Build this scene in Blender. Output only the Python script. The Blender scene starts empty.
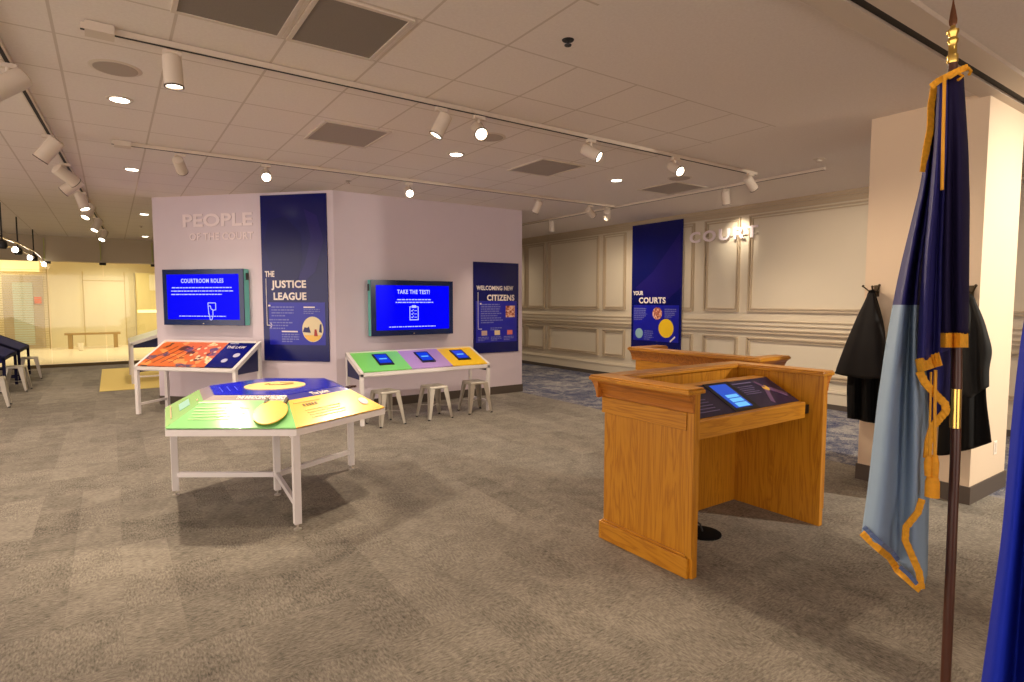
import bpy, bmesh, math, random
from mathutils import Vector, Matrix
random.seed(7)
C = bpy.context.scene.collection
PI = math.pi
R = math.radians
CEIL = 3.17

# ------------------------------------------------------------------ camera
F = 581.0
HEAD = R(55.4); PITCH = math.atan(40 / F)
CAM = Vector((0, 0, 1.6))
fw = Vector((math.cos(HEAD) * math.cos(PITCH), math.sin(HEAD) * math.cos(PITCH), -math.sin(PITCH)))
rt = Vector((math.sin(HEAD), -math.cos(HEAD), 0))
upv = rt.cross(fw)
def ray(x, y): return fw * F + rt * (x - 512) - upv * (y - 341)
def at_d(x, y, d): return CAM + ray(x, y) * (d / F)
def at_x(x, y, X): r = ray(x, y); return CAM + r * (X / r.x)
def at_y(x, y, Y): r = ray(x, y); return CAM + r * (Y / r.y)
def at_z(x, y, Z): r = ray(x, y); return CAM + r * ((Z - 1.6) / r.z)
cam = bpy.data.cameras.new('camera'); cam.sensor_width = 36; cam.lens = 36 * F / 1024
cam.clip_start = 0.05; cam.clip_end = 200
camo = bpy.data.objects.new('camera', cam); C.objects.link(camo)
camo.location = CAM; camo.rotation_euler = (PI / 2 - PITCH, 0, HEAD - PI / 2)
bpy.context.scene.camera = camo

# ------------------------------------------------------------------ materials
def lin(c):
    return tuple(((v / 255) / 12.92 if v / 255 <= .04045 else ((v / 255 + .055) / 1.055) ** 2.4) for v in c) + (1,)
MATS = {}
def mat(name, col, rough=.5, metal=0, noise=0, nscale=30, bump=0, emit=0, spec=.5, coat=0, sheen=0, dark=False):
    if name in MATS: return MATS[name]
    m = bpy.data.materials.new(name); m.use_nodes = True; nt = m.node_tree
    b = nt.nodes['Principled BSDF']
    c = lin(col) if max(col) > 1 or sum(col) == 0 else tuple(col) + (1,)
    b.inputs['Base Color'].default_value = c
    b.inputs['Roughness'].default_value = rough; b.inputs['Metallic'].default_value = metal
    b.inputs['Specular IOR Level'].default_value = spec
    if coat: b.inputs['Coat Weight'].default_value = coat; b.inputs['Coat Roughness'].default_value = .08
    if sheen: b.inputs['Sheen Weight'].default_value = sheen; b.inputs['Sheen Roughness'].default_value = .5
    if emit:
        b.inputs['Emission Color'].default_value = c; b.inputs['Emission Strength'].default_value = emit
        if dark: b.inputs['Base Color'].default_value = (.001, .001, .0012, 1)
    if noise or bump:
        tc = nt.nodes.new('ShaderNodeTexCoord'); n = nt.nodes.new('ShaderNodeTexNoise')
        n.inputs['Scale'].default_value = nscale; n.inputs['Detail'].default_value = 4
        nt.links.new(tc.outputs['Object'], n.inputs['Vector'])
        if noise:
            mx = nt.nodes.new('ShaderNodeMix'); mx.data_type = 'RGBA'
            mx.inputs[6].default_value = tuple(v * (1 - noise) for v in c[:3]) + (1,)
            mx.inputs[7].default_value = tuple(min(1, v * (1 + noise)) for v in c[:3]) + (1,)
            nt.links.new(n.outputs['Fac'], mx.inputs[0]); nt.links.new(mx.outputs[2], b.inputs['Base Color'])
        if bump:
            bp = nt.nodes.new('ShaderNodeBump'); bp.inputs['Strength'].default_value = bump; bp.inputs['Distance'].default_value = .004
            nt.links.new(n.outputs['Fac'], bp.inputs['Height']); nt.links.new(bp.outputs[0], b.inputs['Normal'])
    MATS[name] = m; return m

class NT:   # small node helper
    def __init__(s, name, rough=.6, spec=.5):
        s.m = bpy.data.materials.new(name); s.m.use_nodes = True; s.t = s.m.node_tree
        s.b = s.t.nodes['Principled BSDF']; s.b.inputs['Roughness'].default_value = rough
        s.b.inputs['Specular IOR Level'].default_value = spec; MATS[name] = s.m
    def n(s, typ, **kw):
        nd = s.t.nodes.new(typ)
        for k, v in kw.items(): setattr(nd, k, v)
        return nd
    def l(s, a, b): s.t.links.new(a, b)
    def math(s, op, a, b=None, c=None):
        nd = s.n('ShaderNodeMath', operation=op)
        for i, v in enumerate((a, b, c)):
            if v is None: continue
            if isinstance(v, (int, float)): nd.inputs[i].default_value = v
            else: s.l(v, nd.inputs[i])
        return nd.outputs[0]
    def mix(s, fac, a, b):
        nd = s.n('ShaderNodeMix', data_type='RGBA')
        for i, v in ((0, fac), (6, a), (7, b)):
            if isinstance(v, (int, float)): nd.inputs[i].default_value = v
            elif isinstance(v, tuple): nd.inputs[i].default_value = v
            else: s.l(v, nd.inputs[i])
        return nd.outputs[2]
    def coord(s): return s.n('ShaderNodeTexCoord').outputs['Object']
    def mapping(s, v, scale=(1, 1, 1), rot=(0, 0, 0)):
        mp = s.n('ShaderNodeMapping'); mp.inputs['Scale'].default_value = scale; mp.inputs['Rotation'].default_value = rot
        s.l(v, mp.inputs['Vector']); return mp.outputs[0]
    def noise(s, v, scale, detail=3, dist=0, rough=.5):
        nd = s.n('ShaderNodeTexNoise'); nd.inputs['Scale'].default_value = scale; nd.inputs['Detail'].default_value = detail
        nd.inputs['Distortion'].default_value = dist; nd.inputs['Roughness'].default_value = rough
        s.l(v, nd.inputs['Vector']); return nd.outputs['Fac']
    def ramp(s, f, stops):
        nd = s.n('ShaderNodeValToRGB'); e = nd.color_ramp.elements
        while len(e) < len(stops): e.new(.5)
        for i, (p, c) in enumerate(stops): e[i].position = p; e[i].color = c
        s.l(f, nd.inputs[0]); return nd.outputs[0]

def carpet(name, dark, light, tile, streak, contrast=(.32, .68), extra=None):
    t = NT(name, .95, .2); v = t.coord()
    a = t.noise(t.mapping(v, (1, streak, 1)), 95, 3, .4)
    b = t.noise(t.mapping(v, (streak, 1, 1)), 95, 3, .4)
    ck = t.n('ShaderNodeTexChecker'); ck.inputs['Scale'].default_value = 1 / tile; t.l(v, ck.inputs['Vector'])
    f = t.math('ADD', t.math('MULTIPLY', a, ck.outputs['Fac']), t.math('MULTIPLY', b, t.math('SUBTRACT', 1, ck.outputs['Fac'])))
    sc = t.n('ShaderNodeVectorMath', operation='SNAP'); sc.inputs[1].default_value = (tile, tile, 5)
    t.l(v, sc.inputs[0])
    wn = t.n('ShaderNodeTexWhiteNoise', noise_dimensions='3D'); t.l(sc.outputs[0], wn.inputs['Vector'])
    f = t.math('ADD', f, t.math('MULTIPLY', t.math('SUBTRACT', wn.outputs['Value'], .5), .09))
    bk = t.n('ShaderNodeTexBrick'); bk.offset = .5
    for nm, vv in (('Scale', 1.0), ('Mortar Size', 0.0), ('Bias', 0.0), ('Brick Width', 1.0), ('Row Height', .25)): bk.inputs[nm].default_value = vv
    bk.inputs['Color1'].default_value = (0, 0, 0, 1); bk.inputs['Color2'].default_value = (1, 1, 1, 1)
    t.l(t.mapping(v, rot=(0, 0, PI / 2)), bk.inputs['Vector'])
    f = t.math('ADD', f, t.math('MULTIPLY', t.math('SUBTRACT', bk.outputs['Color'], .5), .13))
    big = t.noise(v, 5.5, 6, .8)
    f = t.math('ADD', f, t.math('MULTIPLY', t.math('SUBTRACT', big, .5), .45 if not extra else .9))
    fine = t.noise(v, 170, 2)
    f = t.math('ADD', f, t.math('MULTIPLY', t.math('SUBTRACT', fine, .5), .35))
    col = t.ramp(f, [(contrast[0], dark), (contrast[1], light)] if not extra else [(contrast[0], dark), (.5, extra), (contrast[1], light)])
    t.l(col, t.b.inputs['Base Color'])
    bp = t.n('ShaderNodeBump'); bp.inputs['Strength'].default_value = .5; bp.inputs['Distance'].default_value = .004
    t.l(fine, bp.inputs['Height']); t.l(bp.outputs[0], t.b.inputs['Normal'])
    return t.m
M_carpet = carpet('grey_carpet', lin((80, 75, 68)), lin((164, 156, 143)), .5, .34, (.15, .85))
M_blue = carpet('blue_carpet', lin((58, 64, 94)), lin((158, 154, 150)), .61, .3, (.3, .7), lin((108, 108, 120)))

def ceiling_mat():
    t = NT('ceiling_tile', .9, .2); v = t.coord()
    sp = t.n('ShaderNodeSeparateXYZ'); t.l(v, sp.inputs[0])
    def groove(src, off, per, w):
        g = t.math('FRACT', t.math('DIVIDE', t.math('SUBTRACT', src, off), per))
        g = t.math('ABSOLUTE', t.math('SUBTRACT', g, .5))
        return t.math('GREATER_THAN', g, .5 - w / per)
    gx = groove(sp.outputs[0], .36, .572, .008); gy = groove(sp.outputs[1], 3.06, .683, .008)
    g = t.math('MAXIMUM', gx, gy)
    # tiled only over the main room; plasterboard over the right-hand and rear part
    inx = t.math('LESS_THAN', sp.outputs[0], 5.0)
    iny = t.math('MAXIMUM', t.math('GREATER_THAN', sp.outputs[1], 3.055), t.math('LESS_THAN', sp.outputs[0], 2.2))
    g = t.math('MULTIPLY', g, t.math('MULTIPLY', inx, iny))
    fleck = t.noise(v, 60, 3)
    base = t.mix(fleck, lin((224, 213, 204)), lin((238, 229, 221)))
    col = t.mix(g, base, lin((206, 193, 180)))
    t.l(col, t.b.inputs['Base Color'])
    return t.m
M_ceil = ceiling_mat()

def wood(name, c1, c2, c3, axis=2, rough=.38):
    t = NT(name, rough, .5); v = t.coord()
    s = [6, 6, 6]; s[axis] = .45
    w = t.noise(t.mapping(v, tuple(s)), 1.6, 4, 1.2, .55)
    rings = t.math('FRACT', t.math('MULTIPLY', w, 7.0))
    rings = t.math('ABSOLUTE', t.math('SUBTRACT', rings, .5))
    s2 = [90, 90, 90]; s2[axis] = 2.5
    fine = t.noise(t.mapping(v, tuple(s2)), 1.5, 3)
    f = t.math('ADD', t.math('MULTIPLY', rings, .8), t.math('MULTIPLY', fine, .5))
    t.l(t.ramp(f, [(.18, c1), (.45, c2), (.8, c3)]), t.b.inputs['Base Color'])
    bp = t.n('ShaderNodeBump'); bp.inputs['Strength'].default_value = .12; bp.inputs['Distance'].default_value = .002
    t.l(fine, bp.inputs['Height']); t.l(bp.outputs[0], t.b.inputs['Normal'])
    t.b.inputs['Coat Weight'].default_value = .25; t.b.inputs['Coat Roughness'].default_value = .25
    return t.m
WC = (lin((166, 104, 16)), lin((192, 128, 24)), lin((204, 142, 36)))
M_wood = wood('oak_upright', *WC, 2)
M_woodx = wood('oak_cap_x', *WC, 0)
M_woody = wood('oak_cap_y', *WC, 1)
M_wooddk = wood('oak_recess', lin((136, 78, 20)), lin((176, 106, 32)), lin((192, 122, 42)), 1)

M_wall = mat('lilac_wall_paint', (216, 203, 213), .75, noise=.03, nscale=4)
M_pwall = mat('cream_panel_paint', (214, 203, 182), .42, noise=.02, nscale=3)
M_col = mat('pillar_paint', (222, 200, 172), .7, noise=.02, nscale=4)
M_base = mat('grey_vinyl_base', (84, 74, 66), .6)
M_white = mat('white_powder_coat', (228, 222, 220), .4)
M_fix = mat('white_fixture', (212, 198, 182), .5)
M_black = mat('black_plastic', (20, 20, 22), .4)
M_dark = mat('dark_slot', (40, 36, 34), .7)
M_navy = mat('navy_print', (12, 18, 94), .17, noise=.12, nscale=2.5, spec=.35)
M_blueprint = mat('blue_print', (18, 24, 168), .28)
M_navyside = mat('navy_side', (28, 34, 84), .5)
M_text = mat('cream_lettering', (236, 226, 222), .5)
M_ptext = mat('pale_blue_lettering', (120, 124, 190), .5)
M_wtext = mat('white_wall_lettering', (236, 222, 226), .5)
M_teal = mat('teal_casing', (110, 200, 190), .45)
M_green = mat('green_print', (142, 208, 134), .13)
M_green2 = mat('green_console_print', (128, 220, 108), .3)
M_purple = mat('purple_print', (182, 150, 214), .3)
M_yellow = mat('yellow_print', (240, 190, 84), .25)
M_yellow2 = mat('yellow_console_print', (252, 208, 40), .3)
M_orange = mat('orange_print', (216, 110, 56), .3)
M_cream = mat('cream_print', (252, 222, 140), .3)
M_tabblue = mat('table_blue_print', (10, 24, 170), .16)
M_bevel = mat('silver_bevel', (176, 164, 164), .25, .35)
M_bevelb = mat('blue_bevel', (50, 50, 140), .25)
M_steel = mat('brushed_steel', (188, 181, 168), .42, .5, noise=.06, nscale=20)
M_stool_unused = mat('weathered_steel', (124, 118, 108), .45, .6)
M_vent = mat('vent_mesh', (164, 152, 142), .8, noise=.1, nscale=120)
M_speaker = mat('speaker_mesh', (176, 162, 150), .8)
M_brass = mat('polished_brass', (214, 180, 96), .22, 1)
M_gold = mat('gold_fringe', (226, 158, 26), .75, noise=.35, nscale=90, bump=.6)
M_pole = mat('dark_oak_pole', (70, 34, 18), .35, noise=.25, nscale=14)
M_flagn = mat('navy_nylon', (34, 32, 96), .6, spec=.25, bump=.15)
M_flagd = mat('shaded_navy_nylon', (24, 18, 52), .75, spec=.15, bump=.15)  # the flag's navy with the front fold's shade put into the colour
M_flagl = mat('light_blue_nylon', (136, 158, 180), .6, spec=.25, bump=.15)
M_flagl2 = mat('blue_grey_stripe', (76, 98, 140), .5, sheen=.3)
M_flagr = mat('royal_blue_nylon', (12, 36, 160), .7, spec=.2, bump=.15)
M_robe = mat('black_robe_cloth', (11, 10, 10), .85, spec=.2, noise=.2, nscale=8)
M_robe2 = mat('charcoal_robe_cloth', (32, 31, 30), .8, spec=.25, noise=.25, nscale=6)
M_lobby = mat('lobby_wall_paint', (232, 220, 182), .7)
M_lobfloor = mat('lobby_stone_floor', (238, 222, 190), .3, noise=.05, nscale=2)
M_hdr = mat('taupe_header', (190, 176, 152), .7)
M_screen = mat('tv_screen_glow', (0, 0, 238), .3, emit=.92, dark=True, spec=.05)
M_scr_text = mat('screen_text_glow', (190, 196, 255), .4, emit=.9, dark=True)
M_tabscreen = mat('tablet_screen_glow', (10, 60, 215), .3, emit=.8, dark=True, spec=.2)
M_tablight = mat('tablet_button_glow', (110, 190, 245), .3, emit=.9, dark=True)
M_lamp = mat('lamp_glow', (1.0, .90, .72), .4, emit=9)
M_lampw = mat('spot_glow', (1.0, .88, .70), .4, emit=7)
M_frost = mat('frosted_glass_panel', (196, 206, 190), .3)
M_sign = mat('orange_sign', (232, 104, 40), .5)
M_bezel = mat('tv_bezel', (22, 40, 88), .16)
M_mat = mat('yellow_mat', (222, 198, 116), .9)
M_boardn = mat('dark_navy_board', (30, 24, 62), .3)

# ------------------------------------------------------------------ mesh builder
class MB:
    def __init__(s): s.bm = bmesh.new(); s.mi = 0
    def face(s, pts):
        vs = [s.bm.verts.new(p) for p in pts]
        try: f = s.bm.faces.new(vs); f.material_index = s.mi; return f
        except ValueError: return None
    def solid(s, bot, top):
        n = len(bot); b = [s.bm.verts.new(p) for p in bot]; t = [s.bm.verts.new(p) for p in top]
        fs = [s.bm.faces.new(b[::-1]), s.bm.faces.new(t)]
        for i in range(n): fs.append(s.bm.faces.new((b[i], b[(i + 1) % n], t[(i + 1) % n], t[i])))
        for f in fs: f.material_index = s.mi
        return s
    def box(s, x0, x1, y0, y1, z0, z1):
        return s.solid([(x0, y0, z0), (x1, y0, z0), (x1, y1, z0), (x0, y1, z0)],
                       [(x0, y0, z1), (x1, y0, z1), (x1, y1, z1), (x0, y1, z1)])
    def bar(s, p, q, w, h=None, up=(0, 0, 1), w2=None, h2=None):
        h = h or w; p = Vector(p); q = Vector(q); d = (q - p).normalized(); up = Vector(up)
        if abs(d.dot(up)) > .98: up = Vector((1, 0, 0))
        a = d.cross(up).normalized(); b = a.cross(d).normalized()
        def ring(c, w, h): return [c + a * (sx * w / 2) + b * (sy * h / 2) for sx, sy in ((-1, -1), (1, -1), (1, 1), (-1, 1))]
        return s.solid(ring(p, w, h), ring(q, w2 or w, h2 or h))
    def tube(s, pts, r, n=10, caps=True):
        pts = [Vector(p) for p in pts]; rs = r if isinstance(r, (list, tuple)) else [r] * len(pts)
        prev = None; first = None; a = None
        for i, p in enumerate(pts):
            d = (pts[min(i + 1, len(pts) - 1)] - pts[max(i - 1, 0)])
            if d.length < 1e-9: d = Vector((0, 0, 1))
            d.normalize()
            if a is None: a = d.cross(Vector((0, 0, 1)) if abs(d.z) < .95 else Vector((1, 0, 0))).normalized()
            else: a = (a - d * a.dot(d)).normalized()
            b = d.cross(a)
            ring = [s.bm.verts.new(p + a * (rs[i] * math.cos(2 * PI * k / n)) + b * (rs[i] * math.sin(2 * PI * k / n))) for k in range(n)]
            if prev:
                for k in range(n):
                    f = s.bm.faces.new((prev[k], prev[(k + 1) % n], ring[(k + 1) % n], ring[k])); f.material_index = s.mi
            else: first = ring
            prev = ring
        if caps:
            s.bm.faces.new(first[::-1]).material_index = s.mi; s.bm.faces.new(prev).material_index = s.mi
        return s
    def disc(s, c, r, h, n=32, rx=None):
        rx = rx or r
        pts = lambda z: [(c[0] + rx * math.cos(2 * PI * k / n), c[1] + r * math.sin(2 * PI * k / n), c[2] + z) for k in range(n)]
        return s.solid(pts(0), pts(h))
    def lathe(s, prof, c=(0, 0, 0), n=24, cap=True):
        rings = [[s.bm.verts.new((c[0] + r * math.cos(2 * PI * k / n), c[1] + r * math.sin(2 * PI * k / n), c[2] + z)) for k in range(n)] for r, z in prof]
        for a, b in zip(rings, rings[1:]):
            for k in range(n):
                f = s.bm.faces.new((a[k], a[(k + 1) % n], b[(k + 1) % n], b[k])); f.material_index = s.mi
        if cap:
            s.bm.faces.new(rings[0][::-1]).material_index = s.mi; s.bm.faces.new(rings[-1]).material_index = s.mi
        return s
    def sphere(s, c, r, seg=12):
        prof = [(max(.0005, r * math.sin(PI * i / 8)), -r * math.cos(PI * i / 8)) for i in range(9)]
        return s.lathe(prof, c, seg)
    def build(s, name, m, parent=None, smooth=False, bevel=0, thick=0, sub=0, matrix=None):
        if matrix is not None: s.bm.transform(matrix)
        if not thick: bmesh.ops.recalc_face_normals(s.bm, faces=s.bm.faces)
        me = bpy.data.meshes.new(name); s.bm.to_mesh(me); s.bm.free()
        for mm in (m if isinstance(m, (list, tuple)) else [m]): me.materials.append(mm)
        o = bpy.data.objects.new(name, me); C.objects.link(o)
        if smooth:
            for p in me.polygons: p.use_smooth = True
        if thick:
            md = o.modifiers.new('t', 'SOLIDIFY'); md.thickness = thick; md.offset = 0
        if bevel:
            md = o.modifiers.new('b', 'BEVEL'); md.width = bevel; md.segments = 2; md.limit_method = 'ANGLE'
        if sub:
            md = o.modifiers.new('s', 'SUBSURF'); md.levels = sub; md.render_levels = sub
        if smooth and not thick and not sub:
            try:
                me.set_sharp_from_angle(angle=R(40))
            except Exception: pass
        if parent is not None: o.parent = parent
        return o

def tag(o, label=None, cat=None, group=None, kind=None):
    if label: o['label'] = label
    if cat: o['category'] = cat
    if group: o['group'] = group
    if kind: o['kind'] = kind
    return o
def thing(name, label, cat, loc=(0, 0, 0), rz=0, group=None):
    o = bpy.data.objects.new(name, None); o.empty_display_size = .1; C.objects.link(o)
    o.location = loc; o.rotation_euler = (0, 0, rz)
    return tag(o, label, cat, group)
def struct(name, mb, m, **kw):
    o = mb.build(name, m, **kw); o['kind'] = 'structure'; return o
def dup(root, loc, rz=None, label=None, group=None, rot=None):
    r = root.copy(); C.objects.link(r); r.location = loc
    if rz is not None: r.rotation_euler = (0, 0, rz)
    if rot is not None: r.rotation_euler = rot
    if label: r['label'] = label
    if group: r['group'] = group
    for ch in list(root.children):
        c = ch.copy(); C.objects.link(c); c.parent = r
        for g in list(ch.children):
            d = g.copy(); C.objects.link(d); d.parent = c
    return r
def text(s, size, m, parent, loc, rot=(PI / 2, 0, 0), name='lettering', align='LEFT', bold=.02, ext=.002, width=None, matrix=None, space=1.0):
    cu = bpy.data.curves.new('t', 'FONT'); cu.body = s; cu.size = size; cu.align_x = align
    cu.offset = bold * size; cu.extrude = ext; cu.space_character = space; cu.resolution_u = 3
    o = bpy.data.objects.new('t', cu); C.objects.link(o)
    bpy.context.view_layer.update()
    me = bpy.data.meshes.new_from_object(o.evaluated_get(bpy.context.evaluated_depsgraph_get()))
    bpy.data.objects.remove(o)
    if width:
        xs = [v.co.x for v in me.vertices]; w = max(xs) - min(xs); k = width / w
        for v in me.vertices: v.co.x *= k
    me.materials.clear(); me.materials.append(m)
    mo = bpy.data.objects.new(name, me); C.objects.link(mo)
    if matrix is not None: mo.matrix_local = matrix
    else: mo.location = loc; mo.rotation_euler = rot
    if parent is not None: mo.parent = parent
    return mo
def word_lines(mb, x0, x1, z, n, lh, th, y0, y1, ragged=True, seed=0):
    """rows of tiny unreadable words as raised dashes in the local xz plane"""
    rnd = random.Random(seed)
    for i in range(n):
        x = x0; end = x1 - (rnd.random() * .25 * (x1 - x0) if ragged else 0)
        if i == n - 1 and n > 1: end = x0 + (x1 - x0) * .6
        while x < end:
            w = min((.02 + rnd.random() * .05), end - x)
            if w > .006: mb.box(x, x + w, y0, y1, z - i * lh - th, z - i * lh)
            x += w + .010

# ------------------------------------------------------------------ room shell
def quad_floor(name, x0, x1, y0, y1, z, m, t=.1): return struct(name, MB().box(x0, x1, y0, y1, z - t, z), m)
quad_floor('floor', -6.5, 5.9, -5.5, 17.75, 0, M_carpet)
struct('floor', MB().box(5.9, 10.5, -5.5, 17.75, -.1, 0), M_blue)
struct('floor', MB().box(-6.5, 4.0, 17.75, 24.5, -.1, .07), M_lobfloor)
struct('trim_1', MB().box(-6.5, 4.0, 17.70, 17.75, 0, .075), mat('dark_nosing', (92, 76, 44), .6))
struct('ceiling', MB().box(-6.5, 10.5, -5.5, 24.5, CEIL, CEIL + .1), M_ceil)
# middle display wall (folded) : right wing parallel to x, left wing angled
K = Vector((2.66, 8.33)); L = Vector((.58, 10.5)); RE = Vector((5.96, 8.33))
dl = (L - K).normalized(); nl = Vector((-dl.y, dl.x))            # nl points to the back of the left wing?
if nl.y < 0: nl = -nl
T = .9
outer = [L, K, RE, RE + Vector((0, T)), K + Vector((.35, T)), L + nl * T]
MBw = MB().solid([(p.x, p.y, 0) for p in outer], [(p.x, p.y, CEIL) for p in outer])
struct('wall_middle', MBw, M_wall)
off = .012
bb = MB()
def strip(mb, p, q, z0, z1, th, inward):
    n = inward * th
    mb.solid([(p.x, p.y, z0), (q.x, q.y, z0), (q.x + n.x, q.y + n.y, z0), (p.x + n.x, p.y + n.y, z0)],
             [(p.x, p.y, z1), (q.x, q.y, z1), (q.x + n.x, q.y + n.y, z1), (p.x + n.x, p.y + n.y, z1)])
strip(bb, K, RE + Vector((.012, 0)), 0, .13, .012, Vector((0, -1)))
strip(bb, L, K, 0, .13, .012, -nl)
strip(bb, RE + Vector((0, T)), RE, 0, .13, .012, Vector((1, 0)))
struct('baseboard_middle', bb, M_base)
# pillar (free-standing wall block) on the right
PX0, PX1, PY0, PY1 = 5.50, 6.30, 1.645, 2.475
struct('wall_pillar', MB().box(PX0, PX1, PY0, PY1, 0, CEIL), M_col)
bp_ = MB(); e = .012
bp_.box(PX0 - e, PX0, PY0 - e, PY1 + e, 0, .14); bp_.box(PX0, PX1 + e, PY0 - e, PY0, 0, .14)
bp_.box(PX1, PX1 + e, PY0, PY1 + e, 0, .14); bp_.box(PX0, PX1, PY1, PY1 + e, 0, .14)
struct('baseboard_pillar', bp_, M_base)
# panelled wall on the right
WX = 8.75
pw = MB().box(WX, WX + .15, -5.5, 17.75, 0, CEIL)
struct('wall_right', pw, M_pwall)
mould = MB()
def frame(y0, y1, z0, z1):
    for (w, d, i) in ((.02, .045, 0), (.016, .03, .045)):
        a0, a1, b0, b1 = y0 + i, y1 - i, z0 + i, z1 - i
        mould.box(WX - d, WX + .002, a0, a1, b0, b0 + w); mould.box(WX - d, WX + .002, a0, a1, b1 - w, b1)
        mould.box(WX - d, WX + .002, a0, a0 + w, b0 + w, b1 - w); mould.box(WX - d, WX + .002, a1 - w, a1, b0 + w, b1 - w)
bays = [(16.2, 17.4), (12.05, 15.9), (11.25, 12.0), (9.35, 11.1), (8.55, 9.2), (6.85, 8.35), (5.92, 6.62), (3.4, 5.75), (2.6, 3.2), (.4, 2.4), (-1.9, .2)]
for a, b in bays:
    frame(a, b, 1.42, 3.0); frame(a, b, .42, 1.0)
M_mould = mat('moulding_shade_tone', (188, 170, 144), .45)  # darker than the wall: profile shading put into the moulding colour
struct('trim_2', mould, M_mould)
rail = MB()
rail.box(WX - .05, WX, -5.5, 17.7, 1.20, 1.235); rail.box(WX - .03, WX, -5.5, 17.7, 1.13, 1.20); rail.box(WX - .018, WX, -5.5, 17.7, 1.08, 1.13)
rail.box(WX - .03, WX, -5.5, 17.7, 1.235, 1.27)
struct('trim_3', rail, M_pwall)
rl = MB()
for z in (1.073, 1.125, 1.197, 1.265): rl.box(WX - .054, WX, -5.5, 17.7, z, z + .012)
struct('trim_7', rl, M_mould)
cr = MB()
for d, z0, z1 in ((.03, 3.03, 3.07), (.05, 3.07, 3.10), (.09, 3.10, 3.13), (.12, 3.13, CEIL)): cr.box(WX - d, WX, -5.5, 17.7, z0, z1)
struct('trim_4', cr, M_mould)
b2 = MB().box(WX - .03, WX, -5.5, 17.7, .0, .24); b2.box(WX - .045, WX, -5.5, 17.7, .24, .265)
b2.box(WX - .018, WX, -5.5, 17.7, .265, .29)
struct('baseboard_right', b2, M_pwall)
struct('trim_5', MB().box(WX - .045, WX - .03, -5.5, 17.7, 0, .075), M_base)
# the other walls of the room; openings at left and rear added for fill light
M_side = mat('warm_side_wall', (214, 196, 176), .75)
wl_ = MB().box(-6.6, -6.5, 9.0, 24.5, 0, CEIL); wl_.box(-6.6, -6.5, -5.5, 9.0, 0, .12); wl_.box(-6.6, -6.5, -5.5, 9.0, 3.08, CEIL)
struct('wall_left', wl_, M_side)
wr_ = MB().box(-6.6, 10.5, -5.6, -5.5, 0, .12); wr_.box(-6.6, 10.5, -5.6, -5.5, 3.08, CEIL)
for x in (-6.6, -4.0, -1.4, 1.2): wr_.box(x, x + .08, -5.6, -5.5, .12, 3.08)
wr_.box(3.0, 10.5, -5.6, -5.5, .12, 3.08)
struct('wall_rear', wr_, M_side)
struct('wall_far', MB().box(4.0, 10.5, 17.75, 17.85, 0, CEIL), M_side)
# lobby behind glass
struct('wall_lobby', MB().box(-6.5, 4.0, 24.4, 24.5, 0, CEIL), M_lobby)
struct('wall_lobby_right', MB().box(4.0, 4.1, 17.85, 24.5, 0, CEIL), M_lobby)
struct('wall_header', MB().box(-6.5, 4.0, 17.9, 18.12, 2.56, CEIL), M_hdr)

# ------------------------------------------------------------------ lobby contents
def glass_mat():
    m = bpy.data.materials.new('clear_glass'); m.use_nodes = True; nt = m.node_tree; nt.nodes.clear()
    o = nt.nodes.new('ShaderNodeOutputMaterial'); mx = nt.nodes.new('ShaderNodeMixShader'); t = nt.nodes.new('ShaderNodeBsdfTransparent')
    g = nt.nodes.new('ShaderNodeBsdfGlossy'); g.inputs['Roughness'].default_value = .03
    lw = nt.nodes.new('ShaderNodeFresnel'); lw.inputs['IOR'].default_value = 1.45
    t.inputs['Color'].default_value = (.95, .97, .92, 1)
    nt.links.new(lw.outputs[0], mx.inputs[0]); nt.links.new(t.outputs[0], mx.inputs[1]); nt.links.new(g.outputs[0], mx.inputs[2])
    nt.links.new(mx.outputs[0], o.inputs[0]); return m
M_glass = glass_mat()
gx = [-5.6, -3.4, -1.22, -.12, .98, 2.1, 3.9]
for i, (a, b) in enumerate(zip(gx, gx[1:])):
    w = struct('window_%d' % (i + 1), MB().box(a + .008, b - .008, 18.0, 18.012, .075, 2.62), M_glass)
    ck = MB().box(b - .07, b + .07, 17.98, 18.03, 2.50, 2.60); ck.build('glass_clamp', M_dark, w)
    fn = MB().box(b - .045, b - .025, 17.84, 17.9, 2.6, 3.1)
    fn.build('glass_fin', mat('green_glass_edge', (176, 178, 100), .3), w)
# door with frosted panel and slatted screen in the lobby
t = thing('lobby_door', 'lobby door with tall frosted glass pane and orange sign seen through the glass wall', 'door', (-2.8, 24.3, .07))
MB().box(0, 1.01, 0, .1, 0, 2.35).build('door_frame', M_hdr, t)
MB().box(.25, .75, -.03, 0, .12, 2.12).build('frosted_pane', M_frost, t)
MB().box(.0, .95, -.06, 0, 2.48, 2.9).build('lit_transom', mat('lit_transom', (255, 226, 160), .5, emit=.9), t)
MB().box(.78, .96, -.04, 0, 1.44, 1.66).build('notice_sign', M_sign, t)
sc = thing('slatted_screen', 'horizontal slatted screen standing beside the lobby door', 'screen', (-2.65, 23.7, .07))
s_ = MB()
for i in range(34): s_.box(-.6, 1.03, 0, .012, .03 + i * .075, .043 + i * .075)
s_.box(1.0, 1.03, 0, .03, 0, 2.6); s_.box(-.62, -.58, 0, .03, 0, 2.6)
s_.build('slats', mat('screen_slat', (190, 168, 116), .5), sc)
bn = thing('lobby_bench', 'low wooden bench against the yellow lobby wall', 'bench', (-.50, 23.4, .07))
M_lb = mat('lobby_bench_wood', (176, 146, 92), .5)
MB().box(-.74, .74, -.2, .2, .44, .50).build('seat', M_lb, bn)
for s in (-1, 1): MB().box(s * .6 - .06, s * .6 + .06, -.18, .18, 0, .44).build('leg', M_lb, bn)
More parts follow.
